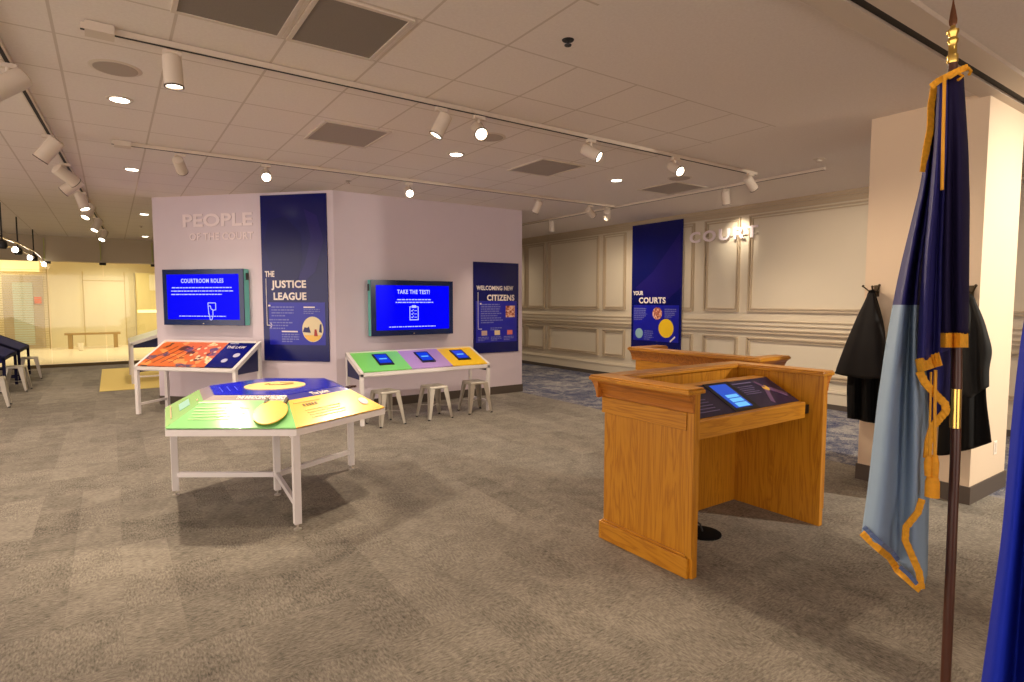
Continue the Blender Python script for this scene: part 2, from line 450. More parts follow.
cupo = MB().lathe([(.05, 0), (.06, .02), (.075, .24), (.07, .24), (.05, .05)], (0, 0, 0), 16).build('white_bin', mat('white_bin', (250, 240, 220), .4))
cupo.location = (-.80, 22.2, .07); tag(cupo, 'small white bin on the lobby floor in front of the bench', 'bin')
wd = thing('lobby_cabinet', 'pale lobby glass display case at right beside the purple wall end', 'cabinet', (1.05, 24.3, .07))
MB().box(-.32, .45, -.25, 0, 0, 2.5).build('case', mat('pale_case', (226, 210, 150), .5), wd)
MB().box(-.28, .4, -.27, -.25, 1.12, 1.22).build('shelf_light', mat('shelf_light', (255, 236, 180), .5, emit=.9), wd)
MB().box(.1, .4, -.27, -.25, 1.9, 2.45).build('white_board', mat('white_board', (240, 232, 200), .5), wd)
MB().box(-.34, -.32, -.3, 0, 0, 2.5).build('side_frame', M_hdr, wd)
for xx in (-.9, .0, .9):
    pass
seam = MB()
for xx in (-.75, .42): seam.box(xx, xx + .02, 24.385, 24.4, .07, 2.6)
seam.box(-.75, .44, 24.385, 24.4, 2.28, 2.3)
struct('trim_6', seam, mat('lobby_seam', (200, 176, 110), .6))

# ------------------------------------------------------------------ lectern / court benches (oak)
def oak_station(name, label, cat, loc, rz, W, D, H, board=True):
    """local: x 0..W, y 0 (user side, open) .. D (public side)"""
    t = thing(name, label, cat, loc, rz)
    th = .045
    def side(x0, x1, sgn):
        mb = MB(); mb.box(x0, x1, 0, D, 0, H - .034)
        s = mb.build('side_panel', M_wood, t, bevel=.003)
        xo = x0 if sgn < 0 else x1
        m = MB(); a, b = sorted((xo, xo + sgn * .022))
        m.box(a, b, 0.02, D, 0, .12); a, b = sorted((xo, xo + sgn * .012))
        m.box(a, b, .02, D, .12, .135)
        m.build('plinth', M_woody, s, bevel=.003)
        m = MB(); a, b = sorted((xo, xo + sgn * .016)); m.box(a, b, .05, D, H - .25, H - .145)
        m.build('applied_band', M_woody, s, bevel=.004)
        m = MB(); a, b = sorted((xo, xo + sgn * .012)); m.box(a, b, 0, .045, .12, H - .145)
        m.build('front_stile', M_wood, s, bevel=.003)
        # cove moulding
        prof = [(0, H - .145), (.016, H - .142), (.018, H - .12), (.028, H - .09), (.048, H - .055), (.066, H - .04), (.068, H - .034), (0, H - .034)]
        cv = MB()
        cv.solid([(xo + sgn * p, .0, z) for p, z in prof], [(xo + sgn * p, D + .0, z) for p, z in prof])
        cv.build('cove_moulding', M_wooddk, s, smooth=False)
        cap = MB(); a, b = sorted((xo + sgn * .078, xo - sgn * (th + .03)))
        cap.box(a, b, -.012, D + .075, H - .034, H - .010); cap.box(a + .006, b - .006, -.006, D + .069, H - .010, H)
        cap.build('cap', M_woody, s, bevel=.006)
    side(0, th, -1); side(W - th, W, 1)
    bk = MB().box(th, W - th, D - th, D, 0, H - .034).build('back_panel', M_wood, t, bevel=.003)
    MB().box(-.022, W + .022, D, D + .022, 0, .12).build('plinth', M_woodx, bk, bevel=.003)
    prof = [(0, H - .145), (.016, H - .142), (.018, H - .12), (.028, H - .09), (.048, H - .055), (.066, H - .04), (.068, H - .034), (0, H - .034)]
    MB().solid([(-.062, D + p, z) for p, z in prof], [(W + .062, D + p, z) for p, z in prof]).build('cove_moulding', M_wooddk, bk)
    cap = MB().box(th + .03, W - th - .03, D - th - .03, D + .075, H - .034, H - .010); cap.box(th + .03, W - th - .03, D - th - .024, D + .069, H - .010, H)
    cap.build('cap', M_woodx, bk, bevel=.006)
    MB().box(-.01, W + .01, D, D + .014, H - .25, H - .145).build('applied_band', M_woodx, bk)
    for x0, x1 in ((.06, W / 2 - .04), (W / 2 + .04, W - .06)):
        f = MB()
        for a in ((x0, x1, .18, .24), (x0, x1, H - .34, H - .28)): f.box(a[0], a[1], D, D + .012, a[2], a[3])
        f.box(x0, x0 + .05, D, D + .012, .24, H - .34); f.box(x1 - .05, x1, D, D + .012, .24, H - .34)
        f.build('panel_frame', M_wood, bk, bevel=.002)
    return t
lec = oak_station('court_lectern', 'large open oak court lectern with a sloping navy exhibit board, standing nearest the camera', 'lectern',
                  (2.69, 2.08, 0), 0, 1.44, .73, 1.11)
LW = 1.44
# sloping board: front edge z .90 at y .05, back edge ~1.03 at y .42
y0, z0, y1, z1 = .12, .883, .40, 1.035
sl = math.atan2(z1 - z0, y1 - y0); bl = math.hypot(z1 - z0, y1 - y0)
bdm = Matrix.Translation((.045, y0, z0)) @ Matrix.Rotation(sl, 4, 'X')
bd = MB().box(0, 1.285, 0, bl, -.022, 0).build('desk_board', M_woodx, lec, matrix=bdm, bevel=.002)
MB().box(.045, 1.33, y0 - .03, y0, .775, .888).build('apron', M_woodx, lec, bevel=.004)
MB().box(.045, 1.33, y1 + .0, y1 + .10, z1 - .03, z1).build('pen_ledge', M_woodx, lec, bevel=.003)
MB().box(1.33, LW - .045, y0 - .02, y1 + .1, .80, .86).build('support_bracket', M_black, lec)
gb = MB().box(.02, 1.265, .012, bl - .012, .001, .007).build('exhibit_board', M_boardn, lec, matrix=bdm)
MB().box(.52, .79, .012, bl - .012, .008, .011).build('tablet_frame', M_black, gb, matrix=bdm)
MB().box(.56, .74, .04, bl - .035, .0112, .0125).build('tablet_screen', mat('lectern_screen_glow', (40, 86, 205), .3, emit=.75, dark=True, spec=.2), gb, matrix=bdm)
m = MB()
for a, b in ((.045, .085), (.095, .13), (.14, .17)): m.box(.595, .72, a, b, .0128, .0138)
m.build('screen_buttons', M_tablight, gb, matrix=bdm)
m = MB(); rnd = random.Random(3)
for i in range(5): m.box(.16, .42 - rnd.random() * .05, .05 + i * .028, .056 + i * .028, .0075, .009)
for i in range(5): m.box(.82, 1.0 - rnd.random() * .04, .15 + i * .02, .155 + i * .02, .0075, .009)
m.box(.80, 1.02, .265, .275, .0075, .009)
m.build('small_text_lines', mat('dim_text', (120, 110, 150), .5), gb, matrix=bdm)
m = MB().disc((1.10, .19, .0075), .03, .002, 20); m.build('yellow_emblem', M_yellow, gb, matrix=bdm)
m = MB(); m.bar((1.08, .17, .009), (.98, .04, .009), .035, .002); m.bar((1.13, .18, .009), (1.23, .09, .009), .05, .002); m.bar((1.10, .20, .009), (1.06, .27, .009), .025, .002)
m.build('gavel_print', mat('mauve_print', (110, 80, 120), .4), gb, matrix=bdm)
# floor outlet under the lectern
fo = thing('floor_outlet', 'black round floor outlet cover on the carpet under the oak lectern', 'outlet', (3.30, 2.47, 0))
MB().lathe([(.125, 0), (.125, .008), (.11, .014), (.02, .016)], n=32).build('cover', mat('matte_black', (10, 10, 11), .9, spec=.1), fo, smooth=True)
MB().tube([(0, 0, .015), (.0, .02, .06), (-.01, .12, .09), (-.01, .24, .30), (-.02, .262, .9)], .006, 8).build('cable', M_black, fo, smooth=True)

bench = oak_station('court_bench', 'second oak court station behind the lectern, turned toward the panelled wall', 'bench',
                    (5.12, 3.0, 0), R(90), 1.43, .40, 1.10)
# judge side details
MB().box(.05, 1.38, .04, .34, .72, .76).build('inner_shelf', M_woodx, bench, bevel=.003)


# ------------------------------------------------------------------ hexagonal activity table
TC = Vector((1.077, 4.972, 0)); TR = -.032
tb = thing('activity_table', 'large hexagonal activity table with green and yellow sloping panels and raised blue centre', 'table', TC, 0)
def hx(a, r, z): A = R(a) + TR; return Vector((r * math.cos(A), r * math.sin(A), z))
VA = (28, 88, 148, 208, 268, 328)
RO, ZO, RM, ZM, RT_, ZT = .895, .72, .614, .872, .53, .908
def hexring(mb, r0, z0, r1, z1):
    pass
rim = MB()
for i in range(6):
    a, b = VA[i], VA[(i + 1) % 6]
    rim.solid([hx(a, RO, ZO - .045), hx(b, RO, ZO - .045), hx(b, RO - .05, ZO - .045), hx(a, RO - .05, ZO - .045)],
              [hx(a, RO, ZO), hx(b, RO, ZO), hx(b, RO - .05, ZO + .0), hx(a, RO - .05, ZO + .0)])
rim.build('rim', M_white, tb)
def sector(a, b, m, name):
    mb = MB(); d = .004
    for p, q in ((a, a + 60), (a + 60, b)):
        mb.solid([hx(p, RO - .004, ZO + d), hx(q, RO - .004, ZO + d), hx(q, RM, ZM), hx(p, RM, ZM)],
                 [hx(p, RO - .002, ZO + .012), hx(q, RO - .002, ZO + .012), hx(q, RM, ZM + .008), hx(p, RM, ZM + .008)])
    return mb.build(name, m, tb)
gp = sector(148, 268, M_green, 'green_panel')
yp = sector(268, 388, M_yellow, 'yellow_panel')
op = sector(28, 148, M_orange, 'orange_panel')
bv = MB()
for i in range(6):
    a, b = VA[i], (VA[i] + 60)
    bv.mi = 0 if a in (148,) or a == 208 else 1
    bv.face([hx(a, RM, ZM + .008), hx(b, RM, ZM + .008), hx(b, RT_, ZT), hx(a, RT_, ZT)])
    bv.face([hx(a, RM, ZM + .008), hx(b, RM, ZM + .008), hx(b, RM, ZM - .02), hx(a, RM, ZM - .02)])
bv.face([hx(a, RM, ZM - .02) for a in VA])
bevelo = bv.build('bevel_ring', [M_bevel, M_bevelb], tb)
top = MB().solid([hx(a, RT_, ZT - .004) for a in VA], [hx(a, RT_ - .004, ZT + .004) for a in VA]).build('centre_top', M_tabblue, tb)
MB().disc((.0, -.02, ZT + .004), .232, .006, 40).build('cream_disc', M_cream, top)
m = MB(); m.bar((-.04, .02, ZT + .012), (.06, -.04, ZT + .012), .012, .003); m.bar((.04, -.04, ZT + .012), (.14, -.02, ZT + .012), .03, .003); m.bar((.06, .08, ZT + .012), (.16, .04, ZT + .012), .008, .003)
m.bar((-.06, .05, ZT + .012), (-.02, .09, ZT + .012), .02, .003)
m.build('gavel_drawing', mat('brown_ink', (120, 80, 40), .5), top)
m = MB()
for i in range(6):
    for j in range(3):
        p = hx(208, .36 - j * .07, ZT + .0045); q = hx(148, .36 - j * .07, ZT + .0045)
# pale rows of print left on the blue top
for j in range(3):
    p = hx(205, .44 - j * .06, ZT + .005); q = hx(152, .44 - j * .06, ZT + .005)
    p = p.lerp(q, .1); q = p.lerp(q, .85); m.bar(p, q, .008, .001)
m.build('print_rows', mat('light_blue_ink', (60, 80, 210), .4), top)
# text on the front bevels
def facet_matrix(a, b, r0, z0, r1, z1, t=.5, u=.5):
    P = hx(a, r0, z0); Q = hx(b, r0, z0); P2 = hx(a, r1, z1); Q2 = hx(b, r1, z1)
    X = (Q - P).normalized(); S = (P2 + Q2) / 2 - (P + Q) / 2; Y = (S - X * S.dot(X)).normalized(); Z = X.cross(Y)
    o = (P + Q) / 2 + S * u + X * (t - .5) * (Q - P).length + Z * .003
    M = Matrix((X, Y, Z)).transposed().to_4x4(); M.translation = o; return M
text('THE INNOCENCE PROJECT', .06, M_text, bevelo, None, name='bevel_title', align='CENTER', matrix=facet_matrix(208, 268, RM, ZM + .008, RT_, ZT, .66, .25), ext=.001, width=.36, bold=.01)
text('The Judge', .06, M_text, bevelo, None, name='bevel_title', align='CENTER', matrix=facet_matrix(268, 328, RM, ZM + .008, RT_, ZT, .52, .2), ext=.001, width=.17)
# pale printing on green panel
mtx = facet_matrix(208, 268, RO, ZO + .012, RM, ZM + .008, .38, .5)
m = MB(); rnd = random.Random(9)
for i in range(5): m.box(-.22, .16 - rnd.random() * .06, -.06 + i * .03, -.054 + i * .03, -.0015, .0005)
m.box(-.22, .02, .11, .125, -.0015, .0005)
m.build('faint_text_rows', mat('pale_green_ink', (190, 236, 154), .4), gp, matrix=mtx)
mtx = facet_matrix(148, 208, RO, ZO + .012, RM, ZM + .008, .5, .5)
m = MB(); m.box(-.16, .14, -.03, .05, -.0015, .0005); m.build('blue_caption', mat('pale_cyan_ink', (160, 212, 200), .4), gp, matrix=mtx)
m = MB(); m.box(-.34, .25, -.10, -.09, -.0015, .0005); m.box(.1, .17, .10, .112, -.0015, .0005); m.build('rose_rule', mat('rose_ink', (206, 186, 150), .4), gp, matrix=mtx)
# printing on yellow panel
mtx = facet_matrix(268, 328, RO, ZO + .012, RM, ZM + .008, .35, .5)
m = MB(); m.box(-.16, .08, .095, .105, -.0015, .0005); m.build('small_heading', mat('tan_ink', (222, 180, 76), .4), yp, matrix=mtx)
m = MB()
for x in (-.10, -.07, -.045, -.02, .01): m.box(x, x + .016, .05, .075, -.0015, .0005)
m.build('heading_letters', mat('olive_ink', (110, 90, 30), .4), yp, matrix=mtx)
m = MB(); rnd = random.Random(4)
for i in range(4): m.box(-.12, .22 - rnd.random() * .08, -.08 + i * .028, -.075 + i * .028, -.0015, .0005)
m.build('faint_text_rows', mat('soft_yellow_ink', (246, 204, 82), .4), yp, matrix=mtx)
m = MB().disc((.44, -.02, -.0015), .042, .0025, 20); m.build('pink_seal', mat('pink_seal_ink', (206, 176, 190), .4), yp, matrix=mtx)
# hinged disc with two dark hinges, lying on the green panel
mtx = facet_matrix(208, 268, RO, ZO + .012, RM, ZM + .008, .76, .47)
fd = MB().disc((0, 0, .016), .122, .008, 36, rx=.115).build('flip_disc', M_yellow, tb, matrix=mtx)
mg = MB().disc((0, -.002, .006), .124, .010, 36, rx=.117).build('disc_rim', mat('disc_edge_green', (96, 150, 50), .4), fd, matrix=mtx)
for s in (-1, 1):
    h = MB().box(s * .07 - .009, s * .07 + .009, .095, .15, .004, .028); h.build('hinge', mat('dark_hinge', (70, 66, 50), .4, .5), fd, matrix=mtx)
m = MB()
for (a, r, z) in ((330, .585, .892), (334, .60, .892), (338, .615, .887)):
    p = hx(a, r, z); q = hx(a + 2.4, r + .012, z); m.bar(p, q, .04, .016)
m.build('hinge', mat('rust_hinge', (60, 34, 30), .5), op)
# legs
def hleg(p):
    mb = MB(); mb.bar((p.x, p.y, .045), (p.x, p.y, ZO - .03), .05, .05, up=(1, 0, 0))
    l = mb.build('leg', M_white, tb, bevel=.003)
    MB().lathe([(.028, 0), (.028, .008), (.008, .012), (.008, .046)], (p.x, p.y, 0), 16).build('levelling_foot', M_steel, l)
hleg(Vector((0, 0, 0)))
for a in (28, 148, 268):
    q = hx(a, .835 if a != 268 else .85, 0); hleg(q)
    d = q.normalized()
    MB().bar(d * .024 + Vector((0, 0, .175)), q - d * .024 + Vector((0, 0, .175)), .03, .04).build('stretcher', M_white, tb, bevel=.002)
    MB().bar(d * .03 + Vector((0, 0, ZO - .06)), q - d * .01 + Vector((0, 0, ZO - .06)), .04, .04).build('top_rail', M_white, tb)

# ------------------------------------------------------------------ sloping consoles
def console(name, label, loc, rz, W, D, hf, hb, frame_m=M_white, side_m=M_navyside, leg=.05, endr=.045, group=None):
    """local: x 0..W along the front edge, y 0 front .. D back; returns (thing, matrix of the slope, slope length)"""
    t = thing(name, label, 'console', loc, rz, group)
    w = leg
    for x in (w / 2, W - w / 2):
        MB().bar((x, w / 2, 0), (x, w / 2, hf - .02), w, w, up=(1, 0, 0)).build('leg', frame_m, t, bevel=.003)
        MB().bar((x, D - w / 2, 0), (x, D - w / 2, hb - .02), w, w, up=(1, 0, 0)).build('leg', frame_m, t, bevel=.003)
        s = MB().solid([(x - w / 2, 0, hf - .06), (x - w / 2, D, hb - .06), (x - w / 2, D, hb), (x - w / 2, 0, hf)],
                       [(x + w / 2, 0, hf - .06), (x + w / 2, D, hb - .06), (x + w / 2, D, hb), (x + w / 2, 0, hf)])
        s.build('slanted_rail', frame_m, t, bevel=.003)
        MB().bar((x, w, .14), (x, D - w, .14), .03, .03, up=(0, 0, 1)).build('low_rail', frame_m, t)
        x0, x1 = (x - .012, x - .004)
        MB().solid([(x0, w, hf - .10), (x0, D - w, hf - .10), (x0, D - w, hb - .065), (x0, w, hf - .06 + (hb - hf) * w / D)],
                   [(x1, w, hf - .10), (x1, D - w, hf - .10), (x1, D - w, hb - .065), (x1, w, hf - .06 + (hb - hf) * w / D)]).build('side_infill', side_m, t)
    MB().box(w, W - w, 0, w, hf - .055, hf - .008).build('front_rail', frame_m, t, bevel=.003)
    MB().box(w, W - w, D - w, D, hb - .055, hb).build('back_rail', frame_m, t, bevel=.003)
    MB().box(w, W - w, w, D - w, hf - .07, hf - .056).build('under_tray', frame_m, t)
    a = math.atan2(hb - hf, D); M = Matrix.Translation((0, 0, hf)) @ Matrix.Rotation(a, 4, 'X')
    return t, M, math.hypot(hb - hf, D)
W2 = 1.95
c2, M2, SL2 = console('tablet_console', 'white console with green, purple and yellow sloping panels below the right wall screen', (2.575, 7.12, 0), 0, W2, .56, .69, .91, leg=.045)
for nm, a, b, mm in (('green_panel', .047, .72, M_green2), ('purple_panel', .72, 1.34, M_purple), ('yellow_panel', 1.34, W2 - .047, M_yellow2)):
    MB().box(a, b, .012, SL2 - .008, -.008, .006).build(nm, mm, c2, matrix=M2)
c2w = Matrix.Translation((2.575, 7.12, 0)) @ M2
tabl = []
for i, (x, lab) in enumerate(((.42, 'black tablet with blue screen set on the green console panel'), (1.04, 'black tablet with blue screen set on the purple console panel'),
                              (1.61, 'black tablet with blue screen set on the yellow console panel'))):
    Mw = c2w @ Matrix.Translation((x, .31, .0062))
    if i == 0:
        tt = thing('tablet', lab, 'tablet', Mw.translation, 0, 'tablets on the coloured console'); tt.rotation_euler = Mw.to_euler()
        b = MB().box(-.105, .105, -.16, .16, 0, .014).build('body', M_black, tt, bevel=.006)
        s = MB().box(-.083, .083, -.115, .13, .0142, .0155).build('screen', M_tabscreen, b)
        m = MB(); m.box(-.055, .055, -.012, .016, .0157, .0165); m.build('screen_text', M_tablight, b)
    else:
        dup(tt, Mw.translation, rot=Mw.to_euler(), label=lab)
# console with the courtroom picture, in front of the left wing
u1 = math.atan2(-.72, .69)
W1 = 1.62
c1, M1, SL1 = console('picture_console', 'white framed sloping console with orange courtroom picture below the left wall screen', (.235, 9.72, 0), u1, W1, .58, .69, 1.02)
def court_pic():
    t = NT('court_picture_print', .32, .5); v = t.coord()
    vo = t.n('ShaderNodeTexVoronoi', feature='F1'); vo.inputs['Scale'].default_value = 7.5
    t.l(t.mapping(v, (1, 1.7, 1), (0, 0, .5)), vo.inputs['Vector'])
    sp = t.n('ShaderNodeSeparateColor'); t.l(vo.outputs['Color'], sp.inputs[0])
    c = t.n('ShaderNodeValToRGB'); c.color_ramp.interpolation = 'CONSTANT'; e = c.color_ramp.elements
    cols = [(0, (206, 100, 36)), (.28, (240, 150, 80)), (.55, (90, 70, 104)), (.62, (214, 104, 40)), (.82, (84, 44, 26)), (.92, (250, 214, 160))]
    while len(e) < len(cols): e.new(.5)
    for i, (p, k) in enumerate(cols): e[i].position = p; e[i].color = lin(k)
    t.l(sp.outputs[0], c.inputs[0])
    w = t.noise(v, 14, 2)
    t.l(t.mix(t.math('MULTIPLY', t.math('GREATER_THAN', w, .56), .55), c.outputs[0], lin((214, 104, 44))), t.b.inputs['Base Color'])
    return t.m
pic = MB().box(.052, 1.13, .015, SL1 - .02, -.01, .004).build('courtroom_picture', court_pic(), c1, matrix=M1)
m = MB()
for i in range(4):   # benches and rails drawn in the picture
    m.bar((.12 + i * .13, .08, .0045), (.36 + i * .13, .50, .0045), .018, .001)
m.build('bench_drawing', mat('rust_ink', (110, 48, 24), .4), pic, matrix=M1)
m = MB(); rnd = random.Random(2)
for i in range(12):
    x, y = .72 + rnd.random() * .34, .1 + rnd.random() * .4
    m.disc((x, y, .0045), .018 + rnd.random() * .012, .001, 10)
m.build('figure_drawing', mat('cream_ink', (244, 206, 160), .4), pic, matrix=M1)
nv = MB().box(1.13, W1 - .052, .015, SL1 - .02, -.01, .0045).build('navy_panel', M_navy, c1, matrix=M1)
text('THE LAW', .085, M_text, nv, None, name='panel_title', matrix=M1 @ Matrix.Translation((1.17, SL1 - .2, .0055)), ext=.0005, bold=.015, width=.30)
m = MB(); m.box(1.17, 1.31, SL1 - .09, SL1 - .075, .005, .006); m.disc((1.34, .17, .005), .045, .001, 20); m.disc((1.45, .30, .005), .05, .001, 20)
m.build('small_pictures', mat('pale_picture_ink', (190, 190, 210), .4), nv, matrix=M1)
# third white console, further back on the left
c3, M3, SL3 = console('exhibit_console', 'white exhibit console seen end-on behind the left wall screen, in front of the lobby', (.28, 15.0, 0), R(-90), 1.75, .62, .80, 1.0)
MB().box(.052, 1.70, .015, SL3 - .02, -.01, .004).build('exhibit_print', M_frost, c3, matrix=M3)
ymat = MB().box(-.22, .95, 12.5, 16.6, .0005, .008).build('floor_mat', M_mat); tag(ymat, 'yellow floor mat under the end-on console near the lobby', 'mat')
# two dark consoles at the far left edge
M_darkf = mat('dark_navy_frame', (20, 20, 52), .8, spec=.2)
for lab, loc in (('dark navy sloping console at the left edge, the farther one next to the lobby step', (-1.50, 14.85, 0)),
                 ('dark navy sloping console at the left edge, the nearer one cut by the picture edge', (-1.52, 13.06, 0))):
    c4, M4, SL4 = console('dark_console', lab, loc, R(90), 1.62 if loc[1] > 14 else 1.5, .95, .64, 1.12, frame_m=M_darkf, side_m=mat('navy_infill', (22, 26, 84), .8, spec=.2), leg=.045, group='dark consoles at the left edge')
    MB().box(.052, 1.4, .015, SL4 - .02, -.01, .004).build('exhibit_print', mat('navy_infill', (26, 34, 96)), c4, matrix=M4)

# ------------------------------------------------------------------ metal stools
def make_stool(lab, loc, rz, group):
    t = thing('metal_stool', lab, 'stool', loc, rz, group)
    s = MB(); s.solid([(x * .143, y * .143, .41) for x, y in ((-1, -1), (1, -1), (1, 1), (-1, 1))], [(x * .137, y * .137, .448) for x, y in ((-1, -1), (1, -1), (1, 1), (-1, 1))])
    seat = s.build('seat', M_steel, t, bevel=.012)
    MB().box(-.03, .03, -.008, .008, .4482, .4492).build('hand_slot', M_black, seat)
    for sx in (-1, 1):
        for sy in (-1, 1):
            mb = MB()
            tp = Vector((sx * .138, sy * .138, .43)); bt = Vector((sx * .188, sy * .188, .012))
            ix = Vector((-sx, 0, 0)); iy = Vector((0, -sy, 0))
            for dv in (ix, iy):     # folded angle-section leg, wide at top, narrow at foot
                o_ = (iy if dv is ix else ix) * .005
                mb.solid([bt, bt + dv * .036, bt + dv * .036 + o_, bt + o_], [tp, tp + dv * .078, tp + dv * .078 + o_, tp + o_])
            l = mb.build('leg', M_steel, t)
            MB().lathe([(.016, 0), (.018, .006), (.014, .018)], (bt.x - sx * .01, bt.y - sy * .01, 0), 12).build('rubber_foot', M_black, l)
    zb = .17; k = .138 + (.188 - .138) * (.43 - zb) / .418 - .012
    MB().bar((-k, -k, zb), (k, k, zb), .018, .004).build('cross_brace', M_steel, t)
    MB().bar((-k, k, zb + .004), (k, -k, zb + .004), .018, .004).build('cross_brace', M_steel, t)
    return t
st = make_stool('metal stool under the green end of the tablet console', (2.90, 7.10, 0), R(8), 'metal stools at the tablet console')
dup(st, (3.62, 7.13, 0), R(2), 'metal stool in the middle, under the purple console panel')
dup(st, (4.30, 7.18, 0), R(-4), 'metal stool at the right end under the yellow console panel')
for p, r, lab in (((-1.42, 15.5, 0), 5, 'metal stool at the far left, the farthest one beside the lobby step'),
                  ((-1.44, 13.5, 0), -6, 'metal stool at the far left between the two dark consoles'),
                  ((-1.50, 11.60, 0), 3, 'nearest metal stool at the left picture edge')):
    dup(st, p, R(r), lab, 'metal stools at the dark consoles')

# ------------------------------------------------------------------ wall screens, panels, lettering
def wall_M(origin, u):       # local x along the wall, y into the wall, z up
    return math.atan2(u.y, u.x)
aL = math.atan2(-(L - K).y, -(L - K).x)     # left wing, x runs from L to K
LEN = (K - L).length
def onL(s, z=0, out=0):                       # s = distance from K toward L
    p = K + dl * s - nl * out; return Vector((p.x, p.y, z))
def make_tv(label, loc, rz, w, h, side, title, tw, lines, bottom, icon):
    t = thing('wall_screen', label, 'screen', loc, rz)
    d = .11
    MB().box(0, w, -d, 0, 0, h).build('side_casing', M_teal, t, bevel=.004)
    bz = MB().box(.0, w, -d - .02, -d, 0.0, h).build('bezel', M_bezel, t, bevel=.003)
    e = .075
    sc = MB().box(e, w - e, -d - .0225, -d - .0202, e + .01, h - e).build('screen', M_screen, t)
    yf = -d - .0235
    text(title, .085, M_scr_text, sc, (w / 2, yf, h - .20), name='screen_title', align='CENTER', ext=.0004, bold=.025, width=tw, space=1.12)
    m = MB()
    for k, (x0, x1, z) in enumerate(lines): word_lines(m, x0 * w, x1 * w, z * h, 1, .1, .014, yf - .0004, yf + .0004, False, k)
    for z in (bottom,): word_lines(m, .2 * w, .78 * w, z * h, 1, .1, .012, yf - .0004, yf + .0004, False, 8)
    m.build('screen_text', M_scr_text, sc)
    icon(sc, w, h, yf)
    MB().box(*( (w, w + .012, -.07, -.02, h - .16, h - .06) if side > 0 else (-.012, 0, -.07, -.02, h - .16, h - .06))).build('control_button', M_black, t)
    MB().box(w / 2 - .01, w / 2 + .01, yf + .0005, yf + .0035, .02, .034).build('logo_badge', M_steel, t)
    MB().box(w * .3, w * .7, 0, .02, h * .3, h * .7).build('wall_bracket', M_black, t)
    return t
def hand_icon(sc, w, h, y):
    m = MB(); c = .60 * w
    def ln(pts, th=.011):
        for a, b in zip(pts, pts[1:]): m.bar((a[0], y, a[1]), (b[0], y, b[1]), th, .001, up=(0, 1, 0))
    q = h * .34
    ln([(c - .04, q - .12), (c - .05, q + .05), (c + .08, q + .05), (c + .08, q - .05), (c + .03, q - .06)])
    ln([(c - .04, q), (c - .01, q + .01), (c, q - .04), (c + .03, q - .05), (c + .03, q - .13), (c + .01, q - .20), (c - .02, q - .20), (c - .03, q - .13), (c - .04, q - .1)])
    m.build('hand_icon', M_scr_text, sc)
def clip_icon(sc, w, h, y):
    m = MB(); c = w / 2; q = h * .40; a, b = .075, .105
    for p in ((c - a, c - a + .012, q - b, q + b), (c + a - .012, c + a, q - b, q + b), (c - a, c + a, q - b, q - b + .012), (c - a, c - .035, q + b - .012, q + b), (c + .035, c + a, q + b - .012, q + b),
              (c - .035, c + .035, q + b - .02, q + b + .018)): m.box(p[0], p[1], y - .0004, y + .0004, p[2], p[3])
    for i in range(3):
        zz = q + .045 - i * .05
        m.bar((c - .045, y, zz), (c - .03, y, zz - .015), .009, .001, up=(0, 1, 0)); m.bar((c - .03, y, zz - .015), (c - .008, y, zz + .018), .009, .001, up=(0, 1, 0))
        m.box(c + .005, c + .05, y - .0004, y + .0004, zz - .008, zz)
    m.build('clipboard_icon', M_scr_text, sc)
# left screen on the angled wing
make_tv('wall screen reading COURTROOM ROLES on the angled left wall', onL(2.74, 1.24, .02), aL, 1.37, .83, 1, 'COURTROOM ROLES', .72,
        ((.12, .86, .68), (.11, .88, .62), (.11, .74, .56)), .17, hand_icon)
make_tv('wall screen reading TAKE THE TEST! above the coloured tablet console', (3.14, 8.31, 1.08), 0, 1.36, .83, -1, 'TAKE THE TEST!', .54,
        ((.30, .72, .66), (.28, .74, .61)), .165, clip_icon)

def shade_shape(mb, pts, y): mb.solid([(x, y, z) for x, z in pts], [(x, y - .0012, z) for x, z in pts])
M_shape1 = mat('indigo_shape', (30, 24, 108), .17, spec=.35); M_shape2 = mat('deep_navy_shape', (6, 14, 84), .17, spec=.35)
def panel(label, loc, rz, w, h, name='graphic_panel'):
    t = thing(name, label, 'wall panel', loc, rz, 'navy graphic wall panels')
    MB().box(0, w, -.02, 0, 0, h).build('board', M_navy, t, bevel=.002)
    return t
# tall panel 1
s0, s1 = 1.15, .10
pw1 = s0 - s1; ph1 = CEIL - .04 - .72
p1 = panel('tallest navy banner panel on the angled wall, title beginning THE and a cream round picture', onL(s0, .72, .001), aL, pw1, ph1)
yy = -.0202
m = MB(); shade_shape(m, [(.04, 1.68), (.30, 1.02), (.44, 1.02), (.58, 1.15), (.66, 1.5), (.64, 1.85), (.4, 2.1), (.12, 2.05)], yy); m.build('background_shape', M_shape2, p1)
m = MB(); shade_shape(m, [(.46, .98), (.86, 1.30), (1.0, 1.75), (.9, 2.1), (.7, 2.2), (.80, 1.8), (.70, 1.42)], yy); m.build('background_shape', M_shape1, p1)
m = MB(); shade_shape(m, [(.10, .24), (1.0, .24), (1.0, .86), (.10, .86)], yy); m.build('blue_field', M_blueprint, p1)
yt = yy - .0016
text('THE', .115, M_text, p1, (.05, yt, 1.235), name='title_text', ext=.001, bold=.03, width=.155)
text('JUSTICE', .145, M_text, p1, (.165, yt, 1.075), name='title_text', ext=.001, bold=.035, width=.56, space=1.06)
text('LEAGUE', .145, M_text, p1, (.175, yt, .90), name='title_text', ext=.001, bold=.035, width=.53, space=1.06)
